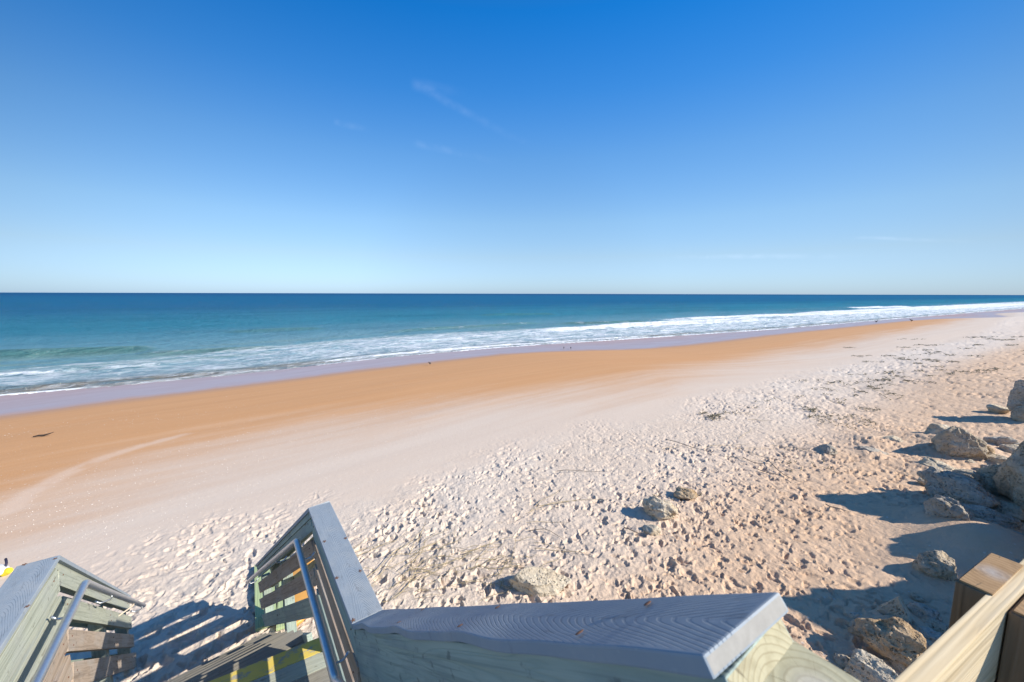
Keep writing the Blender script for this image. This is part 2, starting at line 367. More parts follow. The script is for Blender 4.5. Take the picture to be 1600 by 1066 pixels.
def endgrain(name, a, b, cx=0., cy=0., fr=330., grey=(.45, .42, .38), yz=False):
    S = NT(name); x, y, z = S.sep(S.coord()); x, y = (y, z) if yz else (x, y); n = S.noise(S.coord(), 14, 4)
    r = S.math('SQRT', S.math('ADD', S.math('POWER', S.math('SUBTRACT', x, cx), 2.), S.math('POWER', S.math('SUBTRACT', y, cy), 2.)))
    r = S.math('ADD', r, S.math('MULTIPLY', n, .010))
    w = S.math('SINE', S.math('MULTIPLY', r, fr)); c = S.mix(S.mr(w, .55, 1.0, 0, .5), b, a)
    c = S.mix(S.mr(S.math('ADD', r, S.math('MULTIPLY', n, .02)), .012, .05, .75, 0), c, grey)
    ang = S.math('ARCTAN2', S.math('SUBTRACT', y, cy), S.math('SUBTRACT', x, cx))
    cr = S.noise(S.comb(S.math('MULTIPLY', ang, 6.), S.math('MULTIPLY', r, 8.), 0.), 2.2, 4)
    c = S.mix(S.mr(cr, .60, .68, 0, .6), c, (.10, .08, .05))
    c = S.mix(S.mr(S.noise(S.coord(), 45, 4), .45, .7, 0, .4), c, a)
    return S.out(c, .85, S.bump(S.math('ADD', S.math('MULTIPLY', w, .3), S.noise(S.coord(), 120, 3)), .4, .001), Specular_IOR_Level=.2)
M_endg = endgrain('yellow green end grain', (.22, .18, .10), (.40, .36, .235), 0., -.045, 900., yz=True)
M_endp = endgrain('yellow green post end grain', (.25, .215, .13), (.40, .375, .25), .02, .02, 620.)
M_endb = endgrain('brown post end grain', (.22, .13, .06), (.34, .215, .11), .0, -.005, 640., grey=(.36, .34, .32))
S = NT('galvanised steel'); M_galv = S.out(S.mix(S.noise(S.coord(), 60, 4), (.42, .45, .48), (.62, .64, .66)), .38, S.bump(S.noise(S.coord(), 160, 2), .15, .001), Metallic=.85)
S = NT('rust'); M_rust = S.out(S.mix(S.noise(S.coord(), 130, 4), (.09, .045, .028), (.20, .10, .06)), .9)
S = NT('rubbed yellow paint'); yc = S.noise(S.scale(S.coord(), (1, 1.6, 1)), 11, 6, .7)
M_yel = S.out(S.mix(S.mr(yc, .50, .62), (.66, .50, .10), (.33, .31, .25)), .7, S.bump(yc, .3, .002))
def rockmat(name, a, b, g, gamt=.5):
    S = NT(name); p = S.coord(); oi = S.n.new('ShaderNodeObjectInfo').outputs['Random']
    p = S.vm('ADD', p, S.comb(S.math('MULTIPLY', oi, 19.), S.math('MULTIPLY', oi, 7.), 0.))
    n1 = S.noise(p, 2.6, 7, .65); n2 = S.noise(p, 13, 6, .65); v = S.voro(p, 26)
    col = S.mix(S.mr(n1, .35, .65), a, b); col = S.mix(S.mr(n2, .45, .62, 0, gamt), col, g)
    pit = S.mr(v, .12, .40); pit = S.math('MAXIMUM', pit, S.mr(S.noise(p, 9, 4), .44, .54))
    col = S.mix(S.mr(pit, 0, 1, .2, 0), col, (.10, .075, .05))
    sp = S.noise(p, 90, 3); col = S.mix(S.mr(sp, .58, .72, 0, .5), col, (.58, .52, .43))
    bn = S.bump(S.math('ADD', S.math('MULTIPLY', n2, 1.8), pit), 1.0, .05); bn = S.bump(sp, .6, .01, bn)
    return S.out(col, .95, bn, Specular_IOR_Level=.15)
M_rock = rockmat('tan coquina stone', (.50, .395, .265), (.66, .555, .41), (.42, .37, .30))
M_rockg = rockmat('grey coquina stone', (.45, .385, .295), (.62, .54, .43), (.41, .375, .325), .6)
M_rockp = rockmat('pale sandy stone', (.64, .51, .345), (.74, .63, .465), (.56, .46, .34), .3)
M_rocko = rockmat('orange stone', (.50, .335, .18), (.68, .52, .34), (.44, .36, .27), .3)
def plain(name, c, r=.6, **k):
    S = NT(name); n = S.noise(S.coord(), 20, 4); c2 = tuple(v * .8 for v in c)
    return S.out(S.mix(n, c2, c), r, **k)
M_blue = plain('dark blue plastic', (.008, .02, .22), .75)
M_white = plain('white plastic', (.75, .73, .72), .4)
M_orange = plain('orange board foam', (.72, .36, .08), .45)
M_yplas = plain('yellow plastic', (.8, .65, .03), .4)
M_black = plain('dark rubber', (.03, .025, .05), .6)
M_dark = plain('dark wet wood', (.05, .035, .025), .8)
M_bird = plain('dark feathers', (.07, .06, .055), .9)
M_straw = plain('dry straw', (.36, .28, .15), .9)
M_strawd = plain('grey green wrack', (.20, .175, .105), .9)
M_twig = plain('grey twig', (.22, .17, .13), .9)
M_shell = plain('shell grit', (.72, .64, .54), .8)
S = NT('ribbed pale green board'); gx, gy, gz = S.sep(S.coord()); gs = S.math('SINE', S.math('MULTIPLY', gy, 380.))
M_rib = S.out(S.mix(S.mr(gs, .3, 1), (.44, .52, .26), (.29, .36, .17)), .6, S.bump(gs, .5, .002))
S = NT('twisted rope'); M_rope = S.out((.62, .52, .40), .9)

# ------------------------------------------------------------------ object helpers
def tag(o, label=None, cat=None, group=None, kind=None):
    if label: o['label'] = label
    if cat: o['category'] = cat
    if group: o['group'] = group
    if kind: o['kind'] = kind
    return o
def thing(name, label, cat, loc=(0, 0, 0), group=None):
    o = bpy.data.objects.new(name, None); C.objects.link(o); o.location = loc; o.empty_display_size = .2
    return tag(o, label, cat, group)
def link(name, me, mat, parent=None, mw=None):
    o = bpy.data.objects.new(name, me); C.objects.link(o)
    if mat is not None:
        for m_ in (mat if isinstance(mat, (list, tuple)) else [mat]): me.materials.append(m_)
    mw = mw or Matrix.Identity(4)
    if parent is not None:
        o.parent = parent; o.matrix_basis = parent_world(parent).inverted() @ mw
    else: o.matrix_basis = mw
    return o
def parent_world(p):
    m_ = p.matrix_basis.copy()
    if p.parent is not None: m_ = parent_world(p.parent) @ m_
    return m_
def npmesh(name, co_, faces, smooth=True):
    me = bpy.data.meshes.new(name); nv = len(co_); faces = np.asarray(faces, np.int32); k = faces.shape[1]
    me.vertices.add(nv); me.vertices.foreach_set('co', np.asarray(co_, np.float32).ravel())
    me.loops.add(faces.size); me.loops.foreach_set('vertex_index', faces.ravel())
    me.polygons.add(len(faces)); me.polygons.foreach_set('loop_start', np.arange(0, faces.size, k, dtype=np.int32))
    me.polygons.foreach_set('loop_total', np.full(len(faces), k, np.int32))
    me.update(calc_edges=True)
    if smooth: me.polygons.foreach_set('use_smooth', np.ones(len(faces), bool))
    return me
def setattr_f(me, name, v):
    a = me.attributes.new(name, 'FLOAT', 'POINT'); a.data.foreach_set('value', np.asarray(v, np.float32))
def board(name, p0, p1, side, w, t, mat, parent, bev=.003, sub=0, warp=None, label=None, endmat=None):
    """plank from p0 to p1 (centre line); width w along 'side', thickness t along the normal"""
    p0, p1 = Vector(p0), Vector(p1); X = (p1 - p0); L = X.length; X.normalize()
    Y = Vector(side); Y = (Y - X * Y.dot(X)).normalized(); Z = X.cross(Y)
    bm = bmesh.new()
    bmesh.ops.create_cube(bm, size=1, matrix=Matrix.Translation((L / 2, 0, 0)) @ Matrix.Diagonal((L, w, t, 1)))
    if sub:
        ed = [e for e in bm.edges if abs((e.verts[0].co - e.verts[1].co).x) > L * .5]
        bmesh.ops.subdivide_edges(bm, edges=ed, cuts=sub, use_grid_fill=False)
        if warp:
            for v in bm.verts: v.co = Vector(warp(v.co.x, v.co.y, v.co.z))
    if endmat is not None:
        for f_ in bm.faces:
            if f_.normal.x < -.9: f_.material_index = 1
    ed = [e for e in bm.edges if len(e.link_faces) == 2 and e.calc_face_angle(0) > .7]
    bmesh.ops.bevel(bm, geom=ed, offset=bev, segments=2, affect='EDGES', profile=.6)
    me = bpy.data.meshes.new(name); bm.to_mesh(me); bm.free()
    for f_ in me.polygons: f_.use_smooth = False
    mw = Matrix.Translation(p0) @ Matrix((X, Y, Z)).transposed().to_4x4()
    o = link(name, me, [mat, endmat] if endmat is not None else mat, parent, mw)
    if label: o['label'] = label
    return o
def tube(name, pts, r, mat, parent=None, seg=12, taper=None, me_only=False):
    pts = [Vector(p) for p in pts]; V = []; Fc = []
    n = len(pts); up = Vector((0, 0, 1)); prev = None
    for i, p in enumerate(pts):
        a = pts[max(i - 1, 0)]; b = pts[min(i + 1, n - 1)]; t = (b - a).normalized()
        u = t.cross(up) if prev is None else prev - t * prev.dot(t)
        if u.length < 1e-4: u = t.cross(Vector((1, 0, 0)))
        u.normalize(); prev = u; w = t.cross(u); rr = r * (taper[i] if taper else 1)
        for k in range(seg):
            an = 2 * math.pi * k / seg; V.append(p + (u * math.cos(an) + w * math.sin(an)) * rr)
    for i in range(n - 1):
        for k in range(seg):
            Fc.append((i * seg + k, i * seg + (k + 1) % seg, (i + 1) * seg + (k + 1) % seg, (i + 1) * seg + k))
    Fc.append(tuple(reversed(range(seg)))); Fc.append(tuple((n - 1) * seg + k for k in range(seg)))
    if me_only: return V, Fc
    me = bpy.data.meshes.new(name); me.from_pydata([tuple(v) for v in V], [], Fc)
    for f_ in me.polygons: f_.use_smooth = len(f_.vertices) == 4
    return link(name, me, mat, parent)
def bend(pts, rad=.06, k=5):
    out = [Vector(pts[0])]
    for a, b, c_ in zip(pts[:-2], pts[1:-1], pts[2:]):
        a, b, c_ = Vector(a), Vector(b), Vector(c_); u = (a - b).normalized() * rad; v = (c_ - b).normalized() * rad
        for i in range(k + 1):
            t = i / k; out.append(b + u * (1 - t) ** 2 + v * t * t)
    out.append(Vector(pts[-1])); return out

# ------------------------------------------------------------------ trampled-sand height rasters
def stamp_raster(x0, x1, y0, y1, res, n, seed, big=1.0):
    g = np.random.default_rng(seed); nx = int((x1 - x0) / res); ny = int((y1 - y0) / res)
    H = np.zeros((ny, nx), np.float32)
    xs = g.uniform(x0, x1, n); ys = g.uniform(y0, y1, n)
    for k in range(n):
        L = g.uniform(.026, .084) * big * (1.25 if g.random() < .2 else 1); Wd = L * g.uniform(.38, .75); a = g.uniform(0, math.pi) if g.random() < .6 else g.normal(.6, .4)
        dep = g.uniform(.26, .56) * L * (1.3 if big > 1 else 1); R_ = L * 1.7
        i0 = max(int((xs[k] - R_ - x0) / res), 0); i1 = min(int((xs[k] + R_ - x0) / res) + 1, nx)
        j0 = max(int((ys[k] - R_ - y0) / res), 0); j1 = min(int((ys[k] + R_ - y0) / res) + 1, ny)
        if i1 - i0 < 2 or j1 - j0 < 2: continue
        X = (x0 + np.arange(i0, i1) * res - xs[k])[None, :]; Y = (y0 + np.arange(j0, j1) * res - ys[k])[:, None]
        u = (X * math.cos(a) + Y * math.sin(a)) / L; v = (-X * math.sin(a) + Y * math.cos(a)) / Wd
        r = np.sqrt(u * u + v * v) + .15 * np.sin(3 * np.arctan2(v, u) + k)
        patch = H[j0:j1, i0:i1]
        if g.random() < .20:      # a thrown clod
            patch += .6 * dep * np.clip(1 - (r * 1.5) ** 2, 0, 1).astype(np.float32)
            continue
        pit = np.clip((1.05 - r) / .24, 0, 1); pit = pit * pit * (3 - 2 * pit)
        rim = np.exp(-((r - 1.16) / .20) ** 2) * (.32 + .25 * np.sin(np.arctan2(v, u) + k))
        tilt = .25 * u * pit
        patch *= (1 - .75 * pit).astype(np.float32)
        patch += (dep * (-pit + rim + tilt)).astype(np.float32)
    return H
def sample(H, x0, y0, res, x, y, fill=0.):
    fx = (x - x0) / res; fy = (y - y0) / res; ny, nx = H.shape
    ok = (fx >= 0) & (fy >= 0) & (fx < nx - 1.01) & (fy < ny - 1.01)
    i = np.where(ok, fx, 0).astype(np.int64); j = np.where(ok, fy, 0).astype(np.int64); u = np.where(ok, fx - i, 0); v = np.where(ok, fy - j, 0)
    r = (H[j, i] * (1 - u) + H[j, i + 1] * u) * (1 - v) + (H[j + 1, i] * (1 - u) + H[j + 1, i + 1] * u) * v
    return np.where(ok, r, fill), ok
RA = (-10., 26., 1., 28., .018); HA = stamp_raster(RA[0], RA[1], RA[2], RA[3], RA[4], 72000, 3)
RB = (8., 90., 8., 70., .06); HB = stamp_raster(RB[0], RB[1], RB[2], RB[3], RB[4], 80000, 4, 1.5)

# ------------------------------------------------------------------ the beach, one sheet
head = np.concatenate([np.linspace(-110, -62, 60)[:-1], np.linspace(-62, 60, 1280), np.linspace(60, 120, 50)[1:]])
rs = [1.0]
while rs[-1] < 260: rs.append(rs[-1] + max(.010, .00085 * rs[-1] ** 1.62))
while rs[-1] < 9000: rs.append(rs[-1] * 1.06)
rs = np.array(rs); A, RR = np.meshgrid(np.radians(head), rs)
gx = (RR * np.sin(A)).ravel(); gy = (RR * np.cos(A)).ravel(); nh, nr = len(head), len(rs)
z = base_h(gx, gy)
s_f, _ = sdist(film, gx, gy); run_f = gx * SH[0] + gy * SH[1] + 4000
s_p, _ = sdist(LP, gx, gy); s_t, _ = sdist(LT, gx, gy); s_o, _ = sdist(LO, gx, gy)
# scale boundaries' softness with distance inland so the fade stays metres wide
w = sstep(s_t + 1.6 * fbm2(gx * .7, gy * .7, 3, 5), -.7, 1.5)
w = w * (.35 + .65 * sstep(fbm2(gx * .45, gy * .45, 3, 8), -.38, .2))
uu = .978 * gx - .208 * gy; cc_ = .208 * gx + .978 * gy
w = w * (1 - .8 * sstep(uu + .5 * fbm2(gx, gy, 2, 9), 4.0, 5.4) * (1 - sstep(cc_, 7.2, 8.6))) * (1 - .7 * sstep(uu - .28 * (cc_ - 8), 6.6, 8.2) * sstep(cc_, 7, 8) * (1 - sstep(cc_, 10.0, 11.5)))
wx = gx + .11 * vn2(gx * 5, gy * 5, 71) + .05 * vn2(gx * 13, gy * 13, 72) + .02 * vn2(gx * 31, gy * 31, 75); wy = gy + .11 * vn2(gx * 5, gy * 5, 73) + .05 * vn2(gx * 13, gy * 13, 74) + .02 * vn2(gx * 31, gy * 31, 76)
ha, oka = sample(HA, RA[0], RA[2], RA[4], wx, wy); hb, okb = sample(HB, RB[0], RB[2], RB[4], wx, wy)
rad = np.hypot(gx, gy); blend = sstep(rad, 14, 22)
hp = np.where(oka, ha, hb) * (1 - blend) + np.where(okb, hb, ha) * blend
z = z + w * (hp * 1.1 + .032 * fbm2(gx * 1.3, gy * 1.3, 3, 11) + .014 * fbm2(gx * 7, gy * 7, 3, 12) + .012 * fbm2(gx * 19, gy * 19, 2, 13))
# smooth hard sand: faint undulation and wind ripples
z = z + np.where(s_f > 0, .03 * fbm2(run_f * .08, s_f * .5, 3, 14), 0) * sstep(s_f, 0, 3)
# low humps of half-buried stones
for px, py, rr_, hh_ in [(1365,692,1.1,.16),(1290,706,.9,.10),(1360,712,.8,.14),(1470,738,1.1,.12),(1515,870,1.2,.18),(1560,860,1.4,.22),(1480,700,2.0,.15),(1400,990,.9,.12),(843,925,.7,.06),(1033,805,.7,.06),(1495,705,1.6,.14),(1484,820,1.3,.12),(1456,900,1.0,.10)]:
    c_ = at(px, py); z = z + hh_ * np.exp(-((gx - c_.x) ** 2 + (gy - c_.y) ** 2) / (rr_ * .5) ** 2)
idx = np.arange(nh * nr).reshape(nr, nh)
q_ = np.stack([idx[:-1, :-1], idx[:-1, 1:], idx[1:, 1:], idx[1:, :-1]], -1).reshape(-1, 4)
me = npmesh('sand', np.stack([gx, gy, z], 1), q_)
best = np.full(gx.shape, 1e9)
for a, b in zip(streak[:-1], streak[1:]):
    d_ = b - a; t = np.clip(((gx - a[0]) * d_[0] + (gy - a[1]) * d_[1]) / (d_ @ d_), 0, 1)
    best = np.minimum(best, np.hypot(gx - a[0] - t * d_[0], gy - a[1] - t * d_[1]))
for k_, v_ in dict(film=s_f, run=run_f - 4000, pale=s_p, prints=s_t, orange=s_o, streak=sstep(best, .38, .03)).items(): setattr_f(me, k_, v_)
o = link('beach', me, M_sand); tag(o, kind='structure')
o['label'] = 'sandy beach with damp orange sand by the water and pale trampled sand'

def ground(x, y):
    return float(base_h(np.array([x]), np.array([y]))[0])

# ------------------------------------------------------------------ the sea
head = np.concatenate([np.linspace(-115, -60, 70)[:-1], np.linspace(-60, 58, 900), np.linspace(58, 100, 40)[1:]])
inv = np.linspace(1 / 22., 1 / 700., 620); rs = np.concatenate([1 / inv, 700 * 1.09 ** np.arange(1, 48)])
A, RR = np.meshgrid(np.radians(head), rs); gx = (RR * np.sin(A)).ravel(); gy = (RR * np.cos(A)).ravel(); nh, nr = len(head), len(rs)
q, run = shore_qr(gx, gy)
edge = .35 * fbm2(run * .12, run * .03, 3, 21) + .5 * fbm2(run * .03, 0 * run, 2, 22)
qe = q + edge
def runat(px, py):
    p_ = onz(px, py, -5.25); a_, b_ = shore_qr(np.array([p_[0]]), np.array([p_[1]])); return float(a_[0]), float(b_[0])
wavez = np.zeros_like(q); fden = np.zeros_like(q); grn = np.zeros_like(q)
def crest(p0, p1, hgt, wid, soft=4., foam_=0., green=0., seed=0):
    """a wave ridge between two surveyed spots, in (offshore, along-shore) coordinates"""
    global wavez, fden, grn
    (q0, r0), (q1, r1) = runat(*p0), runat(*p1)
    t = (run - r0) / (r1 - r0); qc = q0 + (q1 - q0) * t + 1.0 * vn2(run * .06 + seed, run * 0, 31) * min(1, wid)
    m = sstep(t, -.15, .1) * (1 - sstep(t, .9, 1.15)); d = (q - qc)
    prof = np.where(d < 0, np.exp(-(d / (wid * .45)) ** 2), np.exp(-(d / wid) ** 2))
    mod = .75 + .5 * vn2(run * .15 + seed, 0 * run, 33)
    wavez += m * prof * hgt * mod
    face = np.exp(-((d + wid * .32) / (wid * .45)) ** 2)
    grn = np.maximum(grn, m * face * green)
    fden = np.maximum(fden, m * np.exp(-((d + wid * .2) / (wid * .8)) ** 2) * foam_)
crest((-60, 562), (235, 549), .62, 2.2, green=.85, seed=1)
crest((230, 552), (420, 545), .25, 2.0, green=.6, foam_=.25, seed=2)
crest((-80, 592), (95, 584), .22, .9, foam_=.8, green=.3, seed=3)
crest((95, 583), (255, 571), .25, 1.0, foam_=.55, green=.6, seed=4)
crest((-60, 613), (200, 598), .16, .6, foam_=.25, seed=5)
crest((140, 597), (420, 577), .12, .6, foam_=.45, seed=6)
crest((500, 566), (1000, 526.5), .12, .7, foam_=.9, seed=7)
crest((620, 537), (800, 522), .25, 1.6, foam_=.75, green=.2, seed=8)
crest((360, 520), (500, 514), .3, 2.0, green=.5, seed=9)
crest((620, 519), (830, 506), .35, 2.0, green=.6, foam_=.3, seed=10)
crest((750, 494), (860, 492), .55, 3.2, green=.4, seed=11)
crest((880, 507), (1000, 503), .4, 2.4, green=.8, foam_=.3, seed=12)
crest((820, 519), (1180, 498), .4, 2.6, foam_=1.0, seed=13)
crest((950, 512), (1200, 500), .3, 2.6, foam_=1.0, seed=14)
crest((1050, 500), (1400, 488), .4, 3.2, foam_=1.05, seed=15)
crest((1230, 493), (1560, 476), .5, 4.5, foam_=1.1, seed=16)
crest((1330, 482), (1420, 480), .6, 4, foam_=1.1, seed=17)
crest((1400, 486), (1700, 470), .5, 7, foam_=1.15, seed=18)
for k in range(10):
    q0 = 35 + k * 13; wavez += (.16 + .01 * k) * np.exp(-((q - q0 - 5 * vn2(run * .01 + 9 * k, run * 0, 41)) / (2.6 + .2 * k)) ** 2) * np.clip(vn2(run * .025, run * 0 + k, 43) * 2.2 + .4, 0, 1)
# foam bands: outer edge of the surf widens to the right
rA = runat(0, 600)[1]; rB = runat(500, 560)[1]; rC = runat(1000, 520)[1]; rD = runat(1300, 500)[1]; rE = runat(1600, 480)[1]
outer = np.interp(run, [rA - 60, rA, rB, runat(700, 540)[1], rC, rD, rE, rE + 400], [13, 13, 18, 19, 18, 19, 34, 40])
dens = np.interp(run, [rA, runat(300, 580)[1], rB, runat(620, 545)[1], runat(800, 530)[1], rC, rE], [.50, .50, .58, .64, .64, .68, .80])
fden = np.maximum(fden, dens * (1 - sstep(q, outer * .7, outer)) * (1 - .35 * np.exp(-((q - 1.6) / 1.1) ** 2)))
near = 1 - sstep(qe, .12, .42); fden = np.maximum(fden, near * (1 - .5 * sstep(fbm2(run * .25, run * 0 + 3, 3, 51), -.2, .3)))
wz = -5.225 + wavez + .10 * sstep(q, 4, 40) * fbm2(run * .12, q * .35, 4, 61) + .02 * fbm2(run * .9, q * 1.6, 3, 62) * sstep(q, .2, 2)
wz = wz + .14 * np.clip(fden - .4, 0, 1) * (fbm2(run * 1.2, q * 3, 3, 63) + .3)
wz = np.where(qe < .5, -5.225 + (wz + 5.225) * np.clip(qe / .5, 0, 1) - .10 * sstep(qe, .18, -.05), wz)
idx = np.arange(nh * nr).reshape(nr, nh)
q_ = np.stack([idx[:-1, :-1], idx[:-1, 1:], idx[1:, 1:], idx[1:, :-1]], -1).reshape(-1, 4)
keep = (qe.ravel()[q_] > -.6).any(1)
q_ = q_[keep]; used, invx = np.unique(q_, return_inverse=True)
me = npmesh('sea', np.stack([gx, gy, wz], 1)[used], invx.reshape(-1, 4))
for k_, v_ in dict(off=q, run=run, foam=np.clip(fden, 0, 1.3), green=grn).items(): setattr_f(me, k_, v_[used])
o = link('sea', me, M_sea); tag(o, kind='structure'); o['label'] = 'blue green sea with white surf along the beach'

# ------------------------------------------------------------------ stairs (heading -36 degrees, lower flight turned a little more)
hd = R(-36); D = Vector((math.sin(hd), math.cos(hd), 0)); N = Vector((math.cos(hd), -math.sin(hd), 0)); U = Vector((0, 0, 1))
def P(ac, al, z_): return N * ac + D * al + U * z_
AI, AO, AC = .351, .491, .421            # right rail: inner edge, outer edge, centre
BI, BO, BC = -.873, -1.033, -.953
ZC = -1.48; ZL = -2.55                   # cap top on the landing, landing floor
RB1 = P(AI, 2.885, ZC); RE = Vector((-3.04, 4.26, -3.20)); LB1 = P(BI, 3.165, ZC); LE = Vector((-4.06, 3.79, -3.20))
dR = (RE - RB1); dR.z = 0; dR.normalize(); nR = Vector((dR.y, -dR.x, 0))
dL = (LE - LB1); dL.z = 0; dL.normalize(); nL = Vector((dL.y, -dL.x, 0))
UP0 = (.158, -.345); UP1 = (1.705, ZC)     # upper flight cap: (along, z) of its top surface
tU = (UP1[1] - UP0[1]) / (UP1[0] - UP0[0])

right = thing('stair_railing', 'railing on the right of the stairs, grey composite cap over shaded slats', 'railing', P(AC, 2.0, -3.9))
left = thing('stair_railing', 'railing on the left of the stairs, sunlit pale green and brown slats', 'railing', P(BC, 2.0, -3.9))

def runs(side):
    """list of (start, end, inward normal) for the cap's inner top edge"""
    if side > 0:
        return [(P(AI, UP0[0], UP0[1]), P(AI, UP1[0], UP1[1]), -N), (P(AI, 1.705, ZC), RB1, -N), (RB1, RE, -nR)]
    return [(P(BI, UP0[0], UP0[1]), P(BI, UP1[0], UP1[1]), N), (P(BI, 1.705, ZC), LB1, N), (LB1, LE, nL)]
def off(v, inward, din, dz): return v - inward * din + U * dz      # din: distance outward from the cap's inner edge
def warpf(x, y, z_):
    fr = (1 if y > 0 else .25) * min(1, 6 * x, 6 * max(1.915 - x, 0))
    x += (.0090 * y / .07) * max(0, 1 - x / .05)
    return (x, y + fr * (.004 * math.sin(x * 13 + 1) if y > 0 else 0), z_ + fr * (.0035 * math.sin(x * 11.5 + .6) + .0015 * math.sin(x * 23)))
slat_z = [(-.10, .145), (-.312, .14), (-.527, .14), (-.742, .14)]
def railing(root, side, mats):
    for i, (a, b, inw) in enumerate(runs(side)):
        dirv = (b - a).normalized(); plumb = 1 / math.sqrt(1 - dirv.z ** 2)   # slope factor
        up = inw.cross(dirv); up = up if up.z > 0 else -up
        cw = .140 if side > 0 else .158
        th_ = .0105 if i == 0 else .0125; c0 = a - inw * cw / 2 - up * th_; c1 = b - inw * cw / 2 - up * th_
        if i == 0: board('cap_board', c0, c1, inw, cw, .021, M_comp, root, .003, 60, warpf, endmat=M_compend)
        else: board('cap_board', c0 + dirv * .002, c1, inw, cw, .025, M_comp, root, .003)
        # flat wood plate under the cap
        e0 = off(a, inw, cw / 2 + .004, 0) - up * (.021 + .0215); e1 = off(b, inw, cw / 2 + .004, 0) - up * (.021 + .0215)
        board('sub_rail', e0 + dirv * .004, e1 - dirv * .004, inw, .128, .040, mats[0], root, .002, endmat=M_endg if i == 0 else None)
        if i == 0:
            face = [(-.068 - .125, .25), (-.40, .09), (-.56, .14)]
        elif i == 1:
            face = [(-.069 - .072, .142), (-.312, .14), (-.50, .14), (-.69, .14), (-.88, .14)]
        else:
            face = [(-.069 - .06, .10), (-.312, .145), (-.527, .145), (-.755, .17)]
        for j, (zc, hgt) in enumerate(face):
            m0 = .015; m1 = .0
            s0 = off(a, inw, .030, 0) + U * zc + dirv * m0; s1 = off(b, inw, .030, 0) + U * zc - dirv * m1
            if i == 2 and j == 3 and side < 0: pass
            board('rail_board', s0, s1, U, hgt / plumb * 1.0, .026, mats[1 + j] if j < len(mats) - 1 else mats[-1], root, .0025)
    # posts behind the boards
    rr_ = runs(side); posts = []
    if side > 0: posts = [(rr_[1][0], D), (rr_[1][1], D), (rr_[2][0].lerp(rr_[2][1], .55), dR), (rr_[2][1], dR)]
    else: posts = [(rr_[1][0], D), (rr_[1][1], D), (rr_[2][0].lerp(rr_[2][1], .55), dL), (rr_[2][1], dL)]
    for k, (p_, dd) in enumerate(posts):
        inw = (-1 if side > 0 else 1) * Vector((dd.y, -dd.x, 0))
        drop = -.11 if k in (0, 1) else -.16
        c_ = p_ - inw * .092 - dd * .06 + U * drop
        if k == 3: c_ = c_ + dd * .01
        gz = ground(c_.x, c_.y) - .15
        board('post', c_, Vector((c_.x, c_.y, gz)), dd, .088, .088, M_teal if side > 0 else M_green, root, .004)
railing(right, 1, [M_teal, M_teal, M_brown, M_brown, M_teal, M_teal])
railing(left, -1, [M_green, M_green, M_green, M_brown, M_brown, M_brown])

# galvanised grab rails
def grab(root, side):
    inw = -N if side > 0 else N; iR = (-nR) if side > 0 else nL
    dz = -.20; dn = .085
    up0 = P(AI if side > 0 else BI, .30, UP0[1] + tU * (.30 - UP0[0])) + inw * dn + U * (dz - .04)
    k1 = P(AI if side > 0 else BI, 1.66, ZC) + inw * dn + U * dz
    c_ = RB1 if side > 0 else LB1; e_ = RE if side > 0 else LE
    k2 = c_ + inw * dn + U * dz - D * .02
    k3 = e_ + iR * (dn + .0) + U * (dz + .03) + (e_ - c_).normalized() * .05
    pipe = tube('grab_rail', bend([up0, k1, k2, k3], .035, 6), .0195, M_galv, root, 18)
    if side > 0: pipe['label'] = 'round steel grab rail reflecting blue sky'
    # brackets back to the boards
    for q0, iw in ((k1.lerp(k2, .12), inw), (k1.lerp(k2, .86), inw), (k2.lerp(k3, .3), iR), (k2.lerp(k3, .93), iR)):
        hook = bend([q0 - U * .018, q0 - U * .045, q0 - iw * .06 - U * .05, q0 - iw * .085 - U * .02], .015, 4)
        b_ = tube('bracket', hook, .006, M_galv, None, 8); b_.parent = pipe
        b_.matrix_basis = parent_world(pipe).inverted()
grab(right, 1); grab(left, -1)

# rusty screw heads with their stains, on the level caps
def screw(root, px, py):
    r = pixray(px, py); p_ = r * ((ZC + .0012) / r.z); bm = bmesh.new()
    vs = []; n_ = 26; ph = random.random() * 6
    for k in range(n_):
        an = 2 * math.pi * k / n_; rr_ = .0075 * (1 + .45 * math.sin(5 * an + ph) + random.uniform(-.25, .35))
        vs.append(bm.verts.new((rr_ * math.cos(an), rr_ * 1.15 * math.sin(an), 0)))
    c_ = bm.verts.new((0, 0, .0015))
    for k in range(n_): bm.faces.new((vs[k], vs[(k + 1) % n_], c_))
    m_ = bpy.data.meshes.new('screw'); bm.to_mesh(m_); bm.free()
    link('screw', m_, M_rust, root, Matrix.Translation(p_) @ Matrix.Rotation(hd * -1, 4, 'Z'))
for q0 in [(507,846),(540,841),(526,903),(563,892),(552,969),(594,958)]: screw(right, *q0)
for q0 in [(38,882),(86,873),(43,947)]: screw(left, *q0)
# bead-like screws on the upper cap
def screw_up(al, ac):
    p_ = P(ac, al, UP0[1] + tU * (al - UP0[0])) + U * .004
    me_ = bpy.data.meshes.new('screw'); bm = bmesh.new(); bmesh.ops.create_icosphere(bm, subdivisions=2, radius=.005, matrix=Matrix.Diagonal((1.6, .8, .25, 1))); bm.to_mesh(me_); bm.free()
    link('screw', me_, M_rust, right, Matrix.Translation(p_) @ Matrix.Rotation(math.atan(tU) * 1, 4, N) @ Matrix.Rotation(-hd, 4, 'Z'))
for al, ac in [(1.15, .38), (1.17, .47), (.72, .378), (.70, .468), (.35, .375), (.30, .462)]: screw_up(al, ac)

